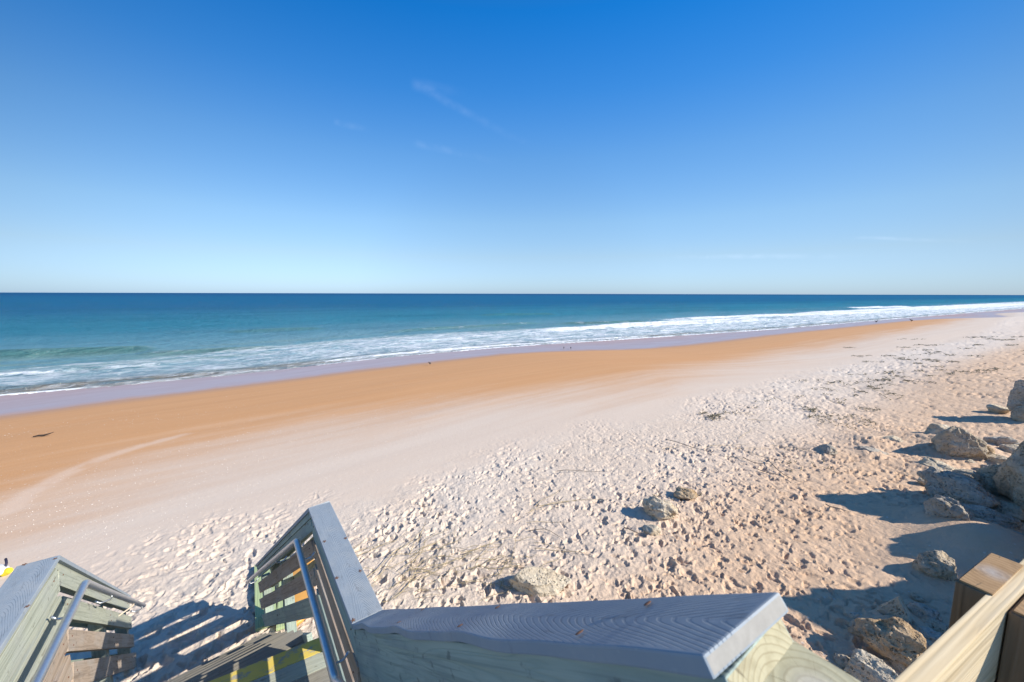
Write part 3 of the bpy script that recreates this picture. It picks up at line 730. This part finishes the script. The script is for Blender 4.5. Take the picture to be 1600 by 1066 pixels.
# stairs: landing boards, treads, stringers, top post
stairs = thing('beach_stairs', 'wooden stairs with a grey landing and yellow painted edge board leading down to sand', 'stairs', P(-.26, 2.3, -3.95))
al = 2.98; wdt = .142; k = 0
while al > .6:
    c_ = al - wdt / 2
    m_ = M_yel if k == 0 else (M_green if k % 3 == 1 else M_deck)
    o = board('landing_board', P(-.90, c_ + (.10 if k == 0 else .10), ZL - .0125), P(.40, c_ + (-.02), ZL - .0125), D, wdt - .004, .025, m_, stairs, .003)
    if k == 0: o['label'] = 'yellow painted edge board with worn paint'
    al -= wdt; k += 1
n_tr = 7; rise = .192; going = .268
nm = (nR + nL).normalized(); dm = Vector((-nm.y, nm.x, 0)); edge0 = P(-.26, 2.98, ZL)
for k in range(1, n_tr + 1):
    zt = ZL - rise * k - .0125
    for j in range(2):
        c_ = edge0 + dm * (going * (k - 1) + .06 + .14 * j + .04); wv_ = .60 - .006 * k
        c_.z = zt
        o = board('tread_board', c_ - nm * wv_, c_ + nm * wv_, dm, .136, .036, M_deck, stairs, .004)
for sgn in (-1, 1):
    a = edge0 + nm * .60 * sgn + U * -.16; b = a + dm * (going * 7.0) - U * rise * 7.0
    board('stringer', a, b, U, .24, .038, M_teal, stairs, .003)
    a = P(-.26 + .62 * sgn, 2.95, ZL - .12); b = P(-.26 + .62 * sgn, .4, ZL - .12); board('joist', a, b, U, .18, .038, M_teal, stairs, .003)
tp = board('top_post', P(.421, .083, -.392), P(.421, .083, -4.2), N, .142, .142, M_green, stairs, .003, endmat=None)
# sawn top of that post: its own end-grain cap sheet
bm = bmesh.new(); bmesh.ops.create_cube(bm, size=1, matrix=Matrix.Diagonal((.138, .150, .004, 1))); m_ = bpy.data.meshes.new('post_top'); bm.to_mesh(m_); bm.free()
pt = link('sawn_top', m_, M_endp, tp, Matrix.Translation(P(.421, .075, -.3895)) @ Matrix.Rotation(-hd, 4, 'Z'))

# ------------------------------------------------------------------ new guard rail of the deck at the right
R0 = Vector((.982, .895, 0)) * .5; DD = Vector((math.sin(R(63.7)), math.cos(R(63.7)), 0)); NN = Vector((DD.y, -DD.x, 0))
def G(al_, n_, z_): return R0 + DD * al_ + NN * n_ + U * z_
guard = thing('deck_guard_rail', 'fresh yellow pine rail board notched into a brown square post at the lower right corner', 'railing', G(.4, 0, -4))
board('rail_board', G(-.5, .0125, -.5 - .07), G(1.6, .0125, -.5 - .07), U, .14, .0245, M_pine, guard, .002)
tq = [board('post', G(.426, -.012, -.5), G(.426, -.012, -4.3), DD, .168, .045, M_post, guard, .003),
      board('post', G(.420, .087, -.508), G(.420, .087, -4.3), DD, .168, .12, M_post, guard, .003)]
tq[1]['label'] = 'near half of the notched brown post'
for (al_, n_, w_, l_) in ((.426, -.012, .160, .038), (.420, .087, .160, .112)):
    bm = bmesh.new(); bmesh.ops.create_cube(bm, size=1, matrix=Matrix.Diagonal((w_, l_, .004, 1))); m_ = bpy.data.meshes.new('sawn_top'); bm.to_mesh(m_); bm.free()
    link('sawn_top', m_, M_endb, tq[0] if n_ < 0 else tq[1], Matrix.Translation(G(al_, n_, -.4985 if n_ < 0 else -.5065)) @ Matrix.Rotation(R(90 - 63.7), 4, 'Z'))
# upper deck floor behind the camera
deck = thing('upper_deck', 'grey deck boards at the head of the stairs', 'deck', P(0, -.6, -3.9))
for k in range(9):
    board('deck_board', P(-.95, .02 - .144 * k, -1.413), P(.9, .02 - .144 * k, -1.413), D, .14, .025, M_deck, deck, .003)
for k in range(1, 7):   # upper flight treads
    zt = -1.40 - .192 * k; 
    for j in range(2): board('tread_board', P(-.86, .07 + .25 * (k - 1) + .14 * j + .05, zt), P(.36, .07 + .25 * (k - 1) + .14 * j + .05, zt), D, .136, .036, M_deck, stairs, .004)

# ------------------------------------------------------------------ rocks
_ico = {}
def ico(sub):
    if sub not in _ico:
        bm = bmesh.new(); bmesh.ops.create_icosphere(bm, subdivisions=sub, radius=1)
        v = np.array([x.co[:] for x in bm.verts]); f_ = np.array([[y.index for y in x.verts] for x in bm.faces]); bm.free(); _ico[sub] = (v, f_)
    return _ico[sub]
def rock_mesh(seed, sx, sy, sz, rough=.16, facets=14, sub=5, peak=0.):
    v, f_ = ico(sub); g = np.random.default_rng(seed)
    n_ = g.normal(size=(facets, 3)); n_ /= np.linalg.norm(n_, axis=1)[:, None]; d_ = g.uniform(.62, .98, facets)
    dots = v @ n_.T; r = np.where(dots > .05, d_[None] / np.maximum(dots, .05), 9)
    r = -np.log(np.exp(-r * 26).sum(1) + np.exp(-26 * 1.12)) / 26
    off_ = g.uniform(0, 50, 3)
    r = r * (1 + rough * 1.1 * vn3(v * 1.4 + off_, 1) + rough * 1.5 * (.25 - np.abs(vn3(v * 2.6 + off_, 2))) * 1.6 + rough * .55 * vn3(v * 7 + off_, 3) + rough * .5 * (.2 - np.abs(vn3(v * 13 + off_, 4))) + rough * .2 * vn3(v * 31 + off_, 5))
    p_ = v * r[:, None]; p_ = p_ / np.abs(p_).max(0)
    t_ = 1 - peak * np.clip(p_[:, 2] * .5 + .35, 0, 1) ** 1.1; p_[:, 0] = p_[:, 0] * t_ + peak * .12 * p_[:, 2]; p_[:, 1] *= t_
    p_ = p_ * np.array([sx, sy, sz]) / 2
    return npmesh('rock', p_, f_)
def rock(px, pyb, wpx, hpx, label, mat=M_rock, seed=1, depth=.8, bury=.25, rot=0., rough=.16, lift=0., facets=14, name='boulder', group='coquina boulders at the foot of the bluff', rise=1., sub=None, scale=1., peak=0.):
    """boulder whose silhouette stands at this surveyed foot point with this visible width and height"""
    b = at(px, pyb); off_ax = math.hypot((px - PX) / F, 0); dep = b.y * math.cos(PITCH) - b.z * math.sin(PITCH)
    dpt = dep
    w_ = wpx / F * dpt * 1. / math.sqrt(1 + off_ax ** 2) ** .5 * scale * (1.2 if wpx < 70 else 1.04); h_ = hpx / F * dpt * .86 * rise * scale
    dirh = Vector((b.x, b.y, 0)).normalized(); l_ = w_ * depth
    c_ = b + dirh * l_ * .42; c_.z = ground(c_.x, c_.y)
    H_ = h_ / (1 - bury); c_.z += h_ - H_ / 2 + lift
    me_ = rock_mesh(seed, w_, l_, H_, rough, facets, sub or (6 if wpx > 70 else 5 if wpx > 28 else 4), peak)
    a_ = -math.atan2(dirh.x, dirh.y)
    o_ = link(name, me_, mat, None, Matrix.Translation(c_) @ Matrix.Rotation(a_ + rot, 4, 'Z'))
    return tag(o_, label, 'boulder' if name == 'boulder' else 'stone', group)
LB = 'loose stones lying on the open sand'
rock(843, 937, 100, 40, 'rounded cream boulder lying alone just beyond the grey rail cap', M_rockp, 11, .5, .12, rough=.10, facets=22, group=LB)
rock(1031, 818, 62, 38, 'jagged tan stone with a dark shadow on the open trampled sand', M_rockp, 12, .7, .2, rough=.2, peak=.4, group=LB)
rock(1020, 838, 28, 15, 'small pale stone just in front of the jagged tan stone', M_rockp, 13, .8, .3, group=LB, name='stone')
rock(1070, 782, 32, 16, 'small brown stone behind and right of the jagged tan stone', M_rocko, 14, .8, .2, group=LB, name='stone')
rock(1290, 712, 40, 18, 'grey topped half buried stone, leftmost of the three in mid beach', M_rockg, 15, .9, .3, peak=.6, group=LB, name='stone')
rock(1362, 714, 46, 14, 'flat sandy stone half buried right of the grey topped one', M_rockg, 16, .9, .5, group=LB, name='stone')
rock(1392, 698, 58, 13, 'low pale sandy hump of stone behind the flat sandy one', M_rockp, 17, .8, .5, group=LB, name='stone')
rock(1468, 692, 46, 34, 'sunlit pale yellow boulder just left of and behind the big grey one', M_rockp, 18, .8, .2, peak=.5)
rock(1494, 722, 92, 60, 'large grey and tan boulder with a pointed top casting a shadow to the left', M_rock, 19, .75, .15, rough=.2, peak=.62)
rock(1532, 720, 28, 26, 'small orange stone leaning on the right foot of the pointed boulder', M_rocko, 20, .8, .15, lift=.03)
rock(1566, 700, 44, 20, 'flat grey ledge stone right of the orange stone', M_rockg, 21, .8, .3)
rock(1586, 716, 50, 20, 'pale block at the frame edge above the giant boulder', M_rockp, 22, .8, .3)
rock(1562, 732, 44, 24, 'sunlit flat tan slab left of the giant boulder top', M_rockp, 23, .8, .3)
rock(1516, 728, 22, 9, 'small pale stone below the pointed boulder', M_rockp, 24, .8, .3, name='stone')
rock(1466, 742, 60, 20, 'white ridged half buried stone lit from above below the pointed boulder', M_rockp, 25, .8, .4, rough=.25)
rock(1490, 792, 107, 46, 'long shaded boulder with a pale crest lying across the row', M_rockg, 26, .55, .2, rough=.2, rise=1.25)
rock(1514, 770, 50, 28, 'brown shaded boulder behind the long one', M_rock, 27, .8, .2, rise=1.3)
rock(1556, 776, 50, 50, 'tall dark block squeezed left of the giant boulder', M_rock, 28, .8, .15, rise=1.2)
rock(1535, 784, 20, 14, 'small dark stone in the gap under the tall dark block', M_rock, 29, .8, .2, name='stone')
rock(1484, 836, 78, 52, 'lumpy grey boulder with a brown nose in the shade', M_rockg, 30, .8, .15, rough=.22, rise=1.25)
rock(1528, 822, 100, 34, 'wide low grey boulder behind the lumpy nosed one', M_rockg, 31, .6, .25, rough=.2)
rock(1580, 814, 60, 26, 'dark ledge under the giant boulder', M_rock, 32, .7, .2)
rock(1571, 848, 52, 25, 'smooth oval pinkish stone alone in the shaded sand', M_rockg, 33, .7, .2, rough=.08, facets=24)
def free_rock(x, y, w_, l_, h_, seed, label, mat=M_rock, rot=0, rough=.15):
    me_ = rock_mesh(seed, w_, l_, h_ * 1.25, rough, 14, 6)
    o_ = link('boulder', me_, mat, None, Matrix.Translation((x, y, ground(x, y) + h_ * .375)) @ Matrix.Rotation(rot, 4, 'Z'))
    return tag(o_, label, 'boulder', 'coquina boulders at the foot of the bluff')
free_rock(10.0, 6.35, 3.1, 2.0, 2.75, 34, 'giant brown boulder cut by the right edge of the photo', M_rock, R(-10), .14)
rock(1456, 914, 56, 46, 'dark rough round boulder alone left of the brown post', M_rock, 35, .8, .15, rough=.2, rise=1.3)
rock(1520, 862, 90, 18, 'low sandy ledge of stone behind the brown post', M_rockg, 36, .8, .5, rough=.2)
rock(1560, 900, 90, 30, 'half buried grey ledge touching the brown post top', M_rockg, 37, .8, .4, rough=.2)
rock(1618, 658, 76, 78, 'tall blue shaded boulder high on the right edge of the photo', M_rockg, 38, .6, .1)
rock(1598, 660, 32, 32, 'brown boulder leaning before the tall blue shaded one', M_rock, 39, .7, .15)
rock(1560, 646, 28, 14, 'small pale stone left of the tall blue shaded boulder', M_rockp, 40, .8, .3, name='stone')
rock(1346, 1002, 34, 36, 'small brown stone at the left of the foreground pile', M_rock, 41, .8, .15)
rock(1392, 1050, 112, 84, 'big orange and cream boulder patched with sun in the foreground pile', M_rocko, 42, .8, .1, rough=.22)
rock(1352, 1082, 84, 50, 'cream crumbly boulder lowest in the foreground pile', M_rockp, 43, .7, .15, rough=.2)
rock(1417, 1058, 46, 44, 'smooth brown stone tucked behind the pine rail', M_rock, 44, .8, .15, rough=.08)
rock(1444, 976, 44, 26, 'grey brown stone behind the foreground pile by the post', M_rockg, 45, .8, .2)
rock(1462, 994, 40, 22, 'flat smooth stone beside the base of the brown post', M_rock, 46, .8, .2, rough=.1)
rock(1430, 990, 24, 16, 'dark stone between the foreground pile and the flat smooth stone', M_rock, 47, .8, .2, name='stone')
rock(1462, 1020, 50, 26, 'grey stone behind the pine rail right of the pile', M_rockg, 48, .8, .2)
# wedge-shaped slab standing on end behind the pile
wb = at(1389, 975); bm = bmesh.new()
pts = [(-.26, 0, -.05), (.28, 0, -.05), (.05, 0, .27), (-.20, .16, -.05), (.34, .16, -.05), (.09, .10, .26)]
vs = [bm.verts.new(p_) for p_ in pts]
for f_ in ((0, 1, 2), (5, 4, 3), (0, 3, 4, 1), (1, 4, 5, 2), (2, 5, 3, 0)): bm.faces.new([vs[i] for i in f_])
bmesh.ops.subdivide_edges(bm, edges=bm.edges[:], cuts=3, use_grid_fill=True); bmesh.ops.recalc_face_normals(bm, faces=bm.faces[:])
for v_ in bm.verts: v_.co += Vector((random.uniform(-1, 1), random.uniform(-1, 1), random.uniform(-1, 1))) * .006
m_ = bpy.data.meshes.new('stone_slab'); bm.to_mesh(m_); bm.free()
tag(link('stone_slab', m_, M_rockp, None, Matrix.Translation(wb) @ Matrix.Rotation(R(-32), 4, 'Z') @ Matrix.Diagonal((.95, .95, 1.35, 1))), 'pointed triangular slab standing on end behind the foreground boulders', 'stone slab')
for k, (px, py, w_, h_, m_, lab) in enumerate([
    (1444, 760, 24, 14, M_rockp, 'small cream stone at the left tip of the long shaded boulder'),
    (1505, 745, 22, 12, M_rock, 'small tan stone between the white ridged stone and the brown shaded boulder'),
    (1548, 742, 26, 14, M_rockg, 'small grey stone under the sunlit flat slab'),
    (1452, 802, 22, 13, M_rock, 'small stone just left of the lumpy grey boulder'),
    (1540, 830, 30, 15, M_rock, 'small stone in front of the wide low grey boulder'),
    (1503, 846, 26, 12, M_rockg, 'flat little stone right below the lumpy grey boulder'),
    (1590, 780, 30, 20, M_rock, 'brown stone wedged against the foot of the giant boulder'),
    (1478, 712, 20, 10, M_rockp, 'tiny pale stone at the left foot of the pointed boulder'),
    (1432, 940, 18, 10, M_rock, 'tiny brown stone alone on the shaded sand left of the post'),
    (1340, 975, 24, 14, M_rockg, 'little grey stone above the left end of the foreground pile'),
    (1425, 1010, 26, 16, M_rockp, 'little cream stone between the big orange boulder and the rail'),
    (1320, 1046, 30, 18, M_rock, 'small tan stone at the lower left of the foreground pile')]):
    rock(px, py, w_, h_, lab, m_, 120 + k, .8, .2, name='stone', group='small stones among the boulders')
# unseen boulders added beyond the frame, shaped to throw the long shadows
free_rock(8.0, 3.75, 1.5, 1.6, 2.75, 71, 'tall unseen boulder added past the right edge to cast shade', M_rock)
free_rock(9.0, 4.95, 1.8, 1.6, 2.1, 74, 'grey unseen boulder added beside the giant one to widen its shadow', M_rockg)
free_rock(7.3, 2.4, 1.9, 1.9, 2.6, 72, 'tallest unseen boulder added outside the frame beside the deck as shadow caster', M_rock)
free_rock(6.6, 1.2, 1.7, 1.6, 2.4, 73, 'tan unseen boulder added outside the frame under the deck to cast shade', M_rockg)

# ------------------------------------------------------------------ things beside the stairs
def flat_board(name, a, b, w_, t_, mat, label, cat, nose=True, stringer=None, lift=.03, tilt=0.):
    a, b = Vector(a), Vector(b); X = (b - a); L = X.length; X.normalize(); Y = X.cross(U).normalized()
    bm = bmesh.new(); n_ = 28; rings = []
    for i in range(n_ + 1):
        t = i / n_; wd = w_ / 2 * ((1 - abs(2 * t - 1) ** 3.2) ** .5 if nose else 1.); wd = max(wd, .004)
        ring = []
        for k in range(12):
            an = 2 * math.pi * k / 12; ring.append(bm.verts.new((t * L, wd * math.copysign(abs(math.cos(an)) ** .7, math.cos(an)), t_ / 2 * math.copysign(abs(math.sin(an)) ** .7, math.sin(an)))))
        rings.append(ring)
    for i in range(n_):
        for k in range(12): bm.faces.new((rings[i][k], rings[i][(k + 1) % 12], rings[i + 1][(k + 1) % 12], rings[i + 1][k]))
    bm.faces.new(rings[0][::-1]); bm.faces.new(rings[-1]); bmesh.ops.recalc_face_normals(bm, faces=bm.faces[:])
    m_ = bpy.data.meshes.new(name); bm.to_mesh(m_); bm.free()
    for f_ in m_.polygons: f_.use_smooth = True
    mw = Matrix.Translation(a + U * (lift + t_ / 2)) @ Matrix((X, Y, X.cross(Y))).transposed().to_4x4() @ Matrix.Rotation(tilt, 4, 'X')
    root = thing(name, label, cat, a); body = link('body', m_, mat, root, mw)
    if stringer:
        board('stripe', (0, 0, 0), (L * .92, 0, 0), (0, 1, 0), w_ * .10, .006, stringer, body, .001).matrix_basis = Matrix.Translation((L * .04, 0, t_ / 2 + .0005)) 
    return root
flat_board('surfboard', at(463, 985) , at(473, 866), .36, .06, M_orange, 'orange board with a pale centre stripe lying outside the right railing', 'surfboard', stringer=M_white)
def plank(pa, pb, w_, label):
    a, b = at(*pa), at(*pb); root = tag(board('ribbed_plank', a + U * .05, b + U * .05, (b - a).cross(U), w_, .035, M_rib, None, .004), label, 'plank', 'ribbed pale green planks on the sand beside the stairs'); return root
plank((449, 985), (452, 880), .22, 'ribbed pale green plank on the sand next to the orange board')
plank((417, 985), (412, 885), .22, 'ribbed pale green plank nearest the end post of the right railing')
bl = at(75, 1035)
flat_board('paddleboard', P(-1.42, 3.9, -3.95), P(-1.25, 2.0, -3.35), .62, .10, M_blue, 'dark blue plastic board with pale edge behind the left railing slats', 'paddleboard', stringer=M_white, lift=.5, tilt=R(65))
# outer slats of the left rail's lower flight
for zc in (-.25, -.46, -.68):
    a = LB1 - nL * .15 + U * zc; b = LE - nL * .15 + U * zc; board('outer_board', a, b, U, .12, .024, M_teal, left, .003)
for zc in (-.13, -.31, -.515):
    a = RB1 + nR * .150 + U * zc + dR * .12; b = RE + nR * .155 + U * zc; board('outer_board', a, b, U, .115, .024, M_teal, right, .003)  # right rail: outer boards added behind the slats to narrow the sunlight bars
def bolt(root, p_, nrm):
    bm = bmesh.new(); bmesh.ops.create_cone(bm, segments=10, radius1=.005, radius2=.0035, depth=.005, cap_ends=True); m_ = bpy.data.meshes.new('bolt'); bm.to_mesh(m_); bm.free()
    link('bolt', m_, M_rust, root, Matrix.Translation(p_) @ nrm.to_track_quat('Z', 'Y').to_matrix().to_4x4())
for root, B_, E_, n_, iw in ((right, RB1, RE, -N, -nR), (left, LB1, LE, N, nL)):
    for zc in (-.11, -.34, -.50, -.56, -.71):
        for q_ in (B_ - D * .07, B_ - D * 1.08): bolt(root, q_ - n_ * .016 + U * zc, n_)
    for zc in (-.10, -.29, -.34, -.50, -.56, -.73):
        for t_ in (.04, .55, .95): bolt(root, B_.lerp(E_, t_) - iw * .016 + U * zc, iw)
# rope end tied to the left grab rail
rp = P(0, 0, 0); lp = LB1.lerp(LE, .72) + nL * .085 + U * -.19
tag(tube('rope_end', bend([lp + U * .01, lp + Vector((-.0, .0, -.03)), lp + Vector((-.07, -.10, -.07)), lp + Vector((-.17, -.16, -.06)), lp + Vector((-.17, -.17, -.22))], .02, 4), .007, M_rope, None, 8), 'short frayed rope hanging from the left grab rail', 'rope')

# beach toy at the left edge, driftwood, birds
tb = at(4, 897)
toy = thing('beach_toy', 'white and yellow plastic beach toy with a dark handle at the left edge', 'toy', tb)
bm = bmesh.new(); bmesh.ops.create_icosphere(bm, subdivisions=3, radius=1, matrix=Matrix.Diagonal((.20, .11, .07, 1))); m_ = bpy.data.meshes.new('body'); bm.to_mesh(m_); bm.free()
for f_ in m_.polygons: f_.use_smooth = True
link('body', m_, M_white, toy, Matrix.Translation(tb + Vector((-.10, -.02, .06))))
bm = bmesh.new(); bmesh.ops.create_cone(bm, segments=18, radius1=.06, radius2=.035, depth=.09, cap_ends=True); bmesh.ops.bevel(bm, geom=bm.edges[:], offset=.006, segments=2, affect='EDGES'); m_ = bpy.data.meshes.new('scoop'); bm.to_mesh(m_); bm.free()
link('scoop', m_, M_yplas, toy, Matrix.Translation(tb + Vector((.09, -.01, .05))) @ Matrix.Rotation(R(70), 4, 'Y'))
tube('handle', bend([tb + Vector((.05, 0, .08)), tb + Vector((-.0, .06, .13)), tb + Vector((-.06, .1, .16))], .02, 4), .014, M_black, toy, 8)
db = at(65, 683)
tag(tube('driftwood', [db + Vector((-.20, -.05, .03)), db + Vector((-.08, .0, .05)), db + Vector((.05, .02, .05)), db + Vector((.16, .08, .08)), db + Vector((.26, .12, .12))], .035, M_dark, None, 9, [.35, .7, .75, .5, .15]), 'short dark piece of driftwood on the damp orange sand', 'driftwood')
def bird(px, py, hd_, label, s_=1.):
    b = at(px, py); root = thing('shorebird', label, 'bird', b, 'shorebirds feeding at the edge of the wash'); M_ = Matrix.Translation(b) @ Matrix.Rotation(hd_, 4, 'Z') @ Matrix.Scale(s_, 4)
    bm = bmesh.new(); rings = []
    prof = [(-.17, .0, .14), (-.12, .02, .145), (-.05, .055, .15), (.03, .062, .16), (.08, .045, .185), (.11, .026, .215), (.135, .034, .24), (.165, .026, .245), (.18, .008, .242), (.25, .003, .232)]
    for x_, r_, z_ in prof:
        rings.append([bm.verts.new((x_, max(r_, .003) * math.cos(t * math.pi / 4), z_ + max(r_, .003) * math.sin(t * math.pi / 4))) for t in range(8)])
    for a, b_ in zip(rings[:-1], rings[1:]):
        for t in range(8): bm.faces.new((a[t], a[(t + 1) % 8], b_[(t + 1) % 8], b_[t]))
    bm.faces.new(rings[0][::-1]); bm.faces.new(rings[-1])
    m_ = bpy.data.meshes.new('body'); bm.to_mesh(m_); bm.free()
    for f_ in m_.polygons: f_.use_smooth = True
    link('body', m_, M_bird, root, M_)
    for sy in (-.02, .02):
        l_ = tube('leg', [(0.01, sy, .12), (-.01, sy, .06), (.005, sy, -.01)], .005, M_dark, None, 6); l_.parent = root; l_.matrix_basis = parent_world(root).inverted() @ M_
bird(672, 571, R(250), 'lone shorebird standing on the wet film left of centre', 1.0)
bird(881, 546, R(80), 'left bird of the pair on the wet sand', .9)
bird(892, 546, R(250), 'right bird of the pair on the wet sand', .95)
bird(1369, 505, R(10), 'far shorebird, left of two on the distant water edge', 1.9)
bird(1424, 503, R(170), 'far shorebird, right of two on the distant water edge', 1.9)

# ------------------------------------------------------------------ wrack, straws, twigs, shells
def merged(name, parts, mat, label=None, cat=None):
    V = []; Fq = []
    for v_, f_ in parts:
        k0 = len(V); V += [tuple(x) for x in v_]; Fq += [tuple(i + k0 for i in y) for y in f_]
    me_ = bpy.data.meshes.new(name); me_.from_pydata(V, [], Fq); o_ = link(name, me_, mat)
    return tag(o_, label, cat, kind='stuff')
def strand(c_, L, an, r_, curve=.3, up=.03):
    pts = []; x_, y_ = c_.x, c_.y; a_ = an; n_ = 6
    for i in range(n_ + 1):
        pts.append(Vector((x_, y_, 0))); x_ += math.cos(a_) * L / n_; y_ += math.sin(a_) * L / n_; a_ += random.gauss(0, curve)
    zs = base_h(np.array([p_.x for p_ in pts]), np.array([p_.y for p_ in pts]))
    for i, p_ in enumerate(pts): p_.z = zs[i] + up + .02 * math.sin(i * 1.3 + L * 9)
    return tube('', pts, r_, None, None, 4, [1, 1, 1, .9, .8, .6, .3], me_only=True)
parts = []
for (px, py, n_, spread, L, an) in [(610,897,30,.35,1.0,.75),(650,868,34,.4,.9,.9),(700,868,26,.35,.8,.2),(760,868,16,.25,.5,.4),(620,930,30,.3,.9,.9),(655,908,28,.35,.9,.35),(730,905,30,.4,.9,.15),(790,893,20,.25,.6,.5),(790,925,26,.12,.28,1.4),(770,900,16,.3,.7,1.1),(560,868,12,.4,.8,.7),(1140,648,14,.5,.6,.3),(1060,705,12,.8,1.3,.2),(1180,700,14,.9,1.4,-.3),(845,850,14,.5,1.0,.1),(900,800,10,.6,1.2,.4)]:
    b = at(px, py)
    for _ in range(int(n_ * .3)): parts.append(strand(b + Vector((random.gauss(0, spread), random.gauss(0, spread * .5), 0)), L * random.uniform(.4, 1.2), an + random.gauss(0, .35), random.uniform(.003, .0055), .16, random.uniform(.02, .07)))
merged('dry_straw', parts, M_straw, 'thin dry reed straws strewn over the trampled sand', 'straw')
parts = []
for (px, py, n_, sx) in [(1125,650,60,.55),(1278,645,70,.9),(1285,657,40,.8),(1325,612,60,1.4),(1380,600,60,1.6),(1400,588,40,1.5),(1420,597,50,1.8),(1445,584,60,1.4),(1480,560,70,2.6),(1490,570,60,2.6),(1500,545,60,3.2),(1512,552,50,3.5),(1560,535,60,4.5),(1590,527,60,5.0),(1350,622,30,1.3),(1300,630,20,1.0),(1275,665,16,.6),(1190,632,14,.9),(1540,528,40,4.),(1270,730,22,.5),(1068,778,18,.25)]:
    b = at(px, py)
    for _c in range(3 + n_ // 16):
        m0 = b + Vector((random.gauss(0, sx), random.gauss(0, sx * .42), 0)); cs = (.10 + .05 * sx) * random.uniform(.5, 1.4)
        for _ in range(int(n_ * .15)):
            c_ = m0 + Vector((random.gauss(0, cs * 1.5) * .86, random.gauss(0, cs * .6) + .3 * random.gauss(0, cs), 0)); parts.append(strand(c_, random.uniform(.06, .24) * (1 + sx * .22), random.gauss(.55, .9), random.uniform(.004, .010) * (1 + sx * .25), .7, random.uniform(.01, .06)))
merged('seaweed_wrack', parts, M_strawd, 'dark wrack line of dried weed along the old tide mark', 'seaweed')
LBt = 'driftwood twigs on the trampled sand'
for i, (a, b, r_, lab) in enumerate([((1200,722),(1252,758),.014,'dark forked twig below the mid beach stones'),((1040,690),(1112,712),.013,'long thin twig left of the mid beach stones'),((1160,718),(1210,730),.012,'twig lying level left of the dark forked twig'),((1180,735),(1235,757),.011,'thin twig just below the level one'),((1290,790),(1330,802),.013,'dark twig near the tip of the long boulder shadow'),((826,832),(880,845),.009,'thin twig in the trampled sand left of the jagged stone'),((975,828),(1010,832),.014,'thick short twig at the left of the small pale stone'),((870,740),(950,742),.010,'long pale twig far out on the trampled sand')]):
    A_, B_ = at(*a), at(*b); m_ = [A_.lerp(B_, t) + Vector((0, 0, .045 + .02 * math.sin(7 * t + i))) + (B_ - A_).cross(U).normalized() * .10 * math.sin(t * 3.1) * (-1) ** i for t in (0, .2, .4, .6, .8, 1)]
    tag(tube('twig', m_, r_ * .7, M_twig, None, 7, [1, .95, .9, .8, .6, .25]), lab, 'twig', LBt)
# shell grit and clods: small flat chips
g = np.random.default_rng(77); pts = []
for k in range(5200):
    if k < 3600: px, py = g.uniform(0, 1560), g.uniform(520, 900)
    else: px, py = g.uniform(0, 700), g.uniform(640, 880)
    pts.append((px, py))
V = []; Fq = []
zf = -4.35
for px, py in pts:
    x_, y_ = onz(px, py, zf + .0)
    V.append((x_, y_))
arr = np.array(V); s1, _ = sdist(film, arr[:, 0], arr[:, 1]); zz = base_h(arr[:, 0], arr[:, 1]); V = []
for (x_, y_), s_, z_ in zip(arr, s1, zz):
    if s_ < 3.5 or math.hypot(x_, y_) > 60 or g.random() < .35: continue
    r_ = g.uniform(.003, .012) * (1 + math.hypot(x_, y_) * .02); a_ = g.uniform(0, 6.28); k0 = len(V); asp = g.uniform(.4, .9)
    for t in range(5): V.append((x_ + r_ * math.cos(a_ + t * 1.2566), y_ + asp * r_ * math.sin(a_ + t * 1.2566), z_ - .004))
    V.append((x_, y_, z_ + r_ * .5))
    for t in range(5): Fq.append((k0 + t, k0 + (t + 1) % 5, k0 + 5))
me_ = bpy.data.meshes.new('shell_grit'); me_.from_pydata(V, [], Fq); tag(link('shell_grit', me_, M_shell), 'tiny pale shell chips scattered over the hard sand', 'shells', kind='stuff')
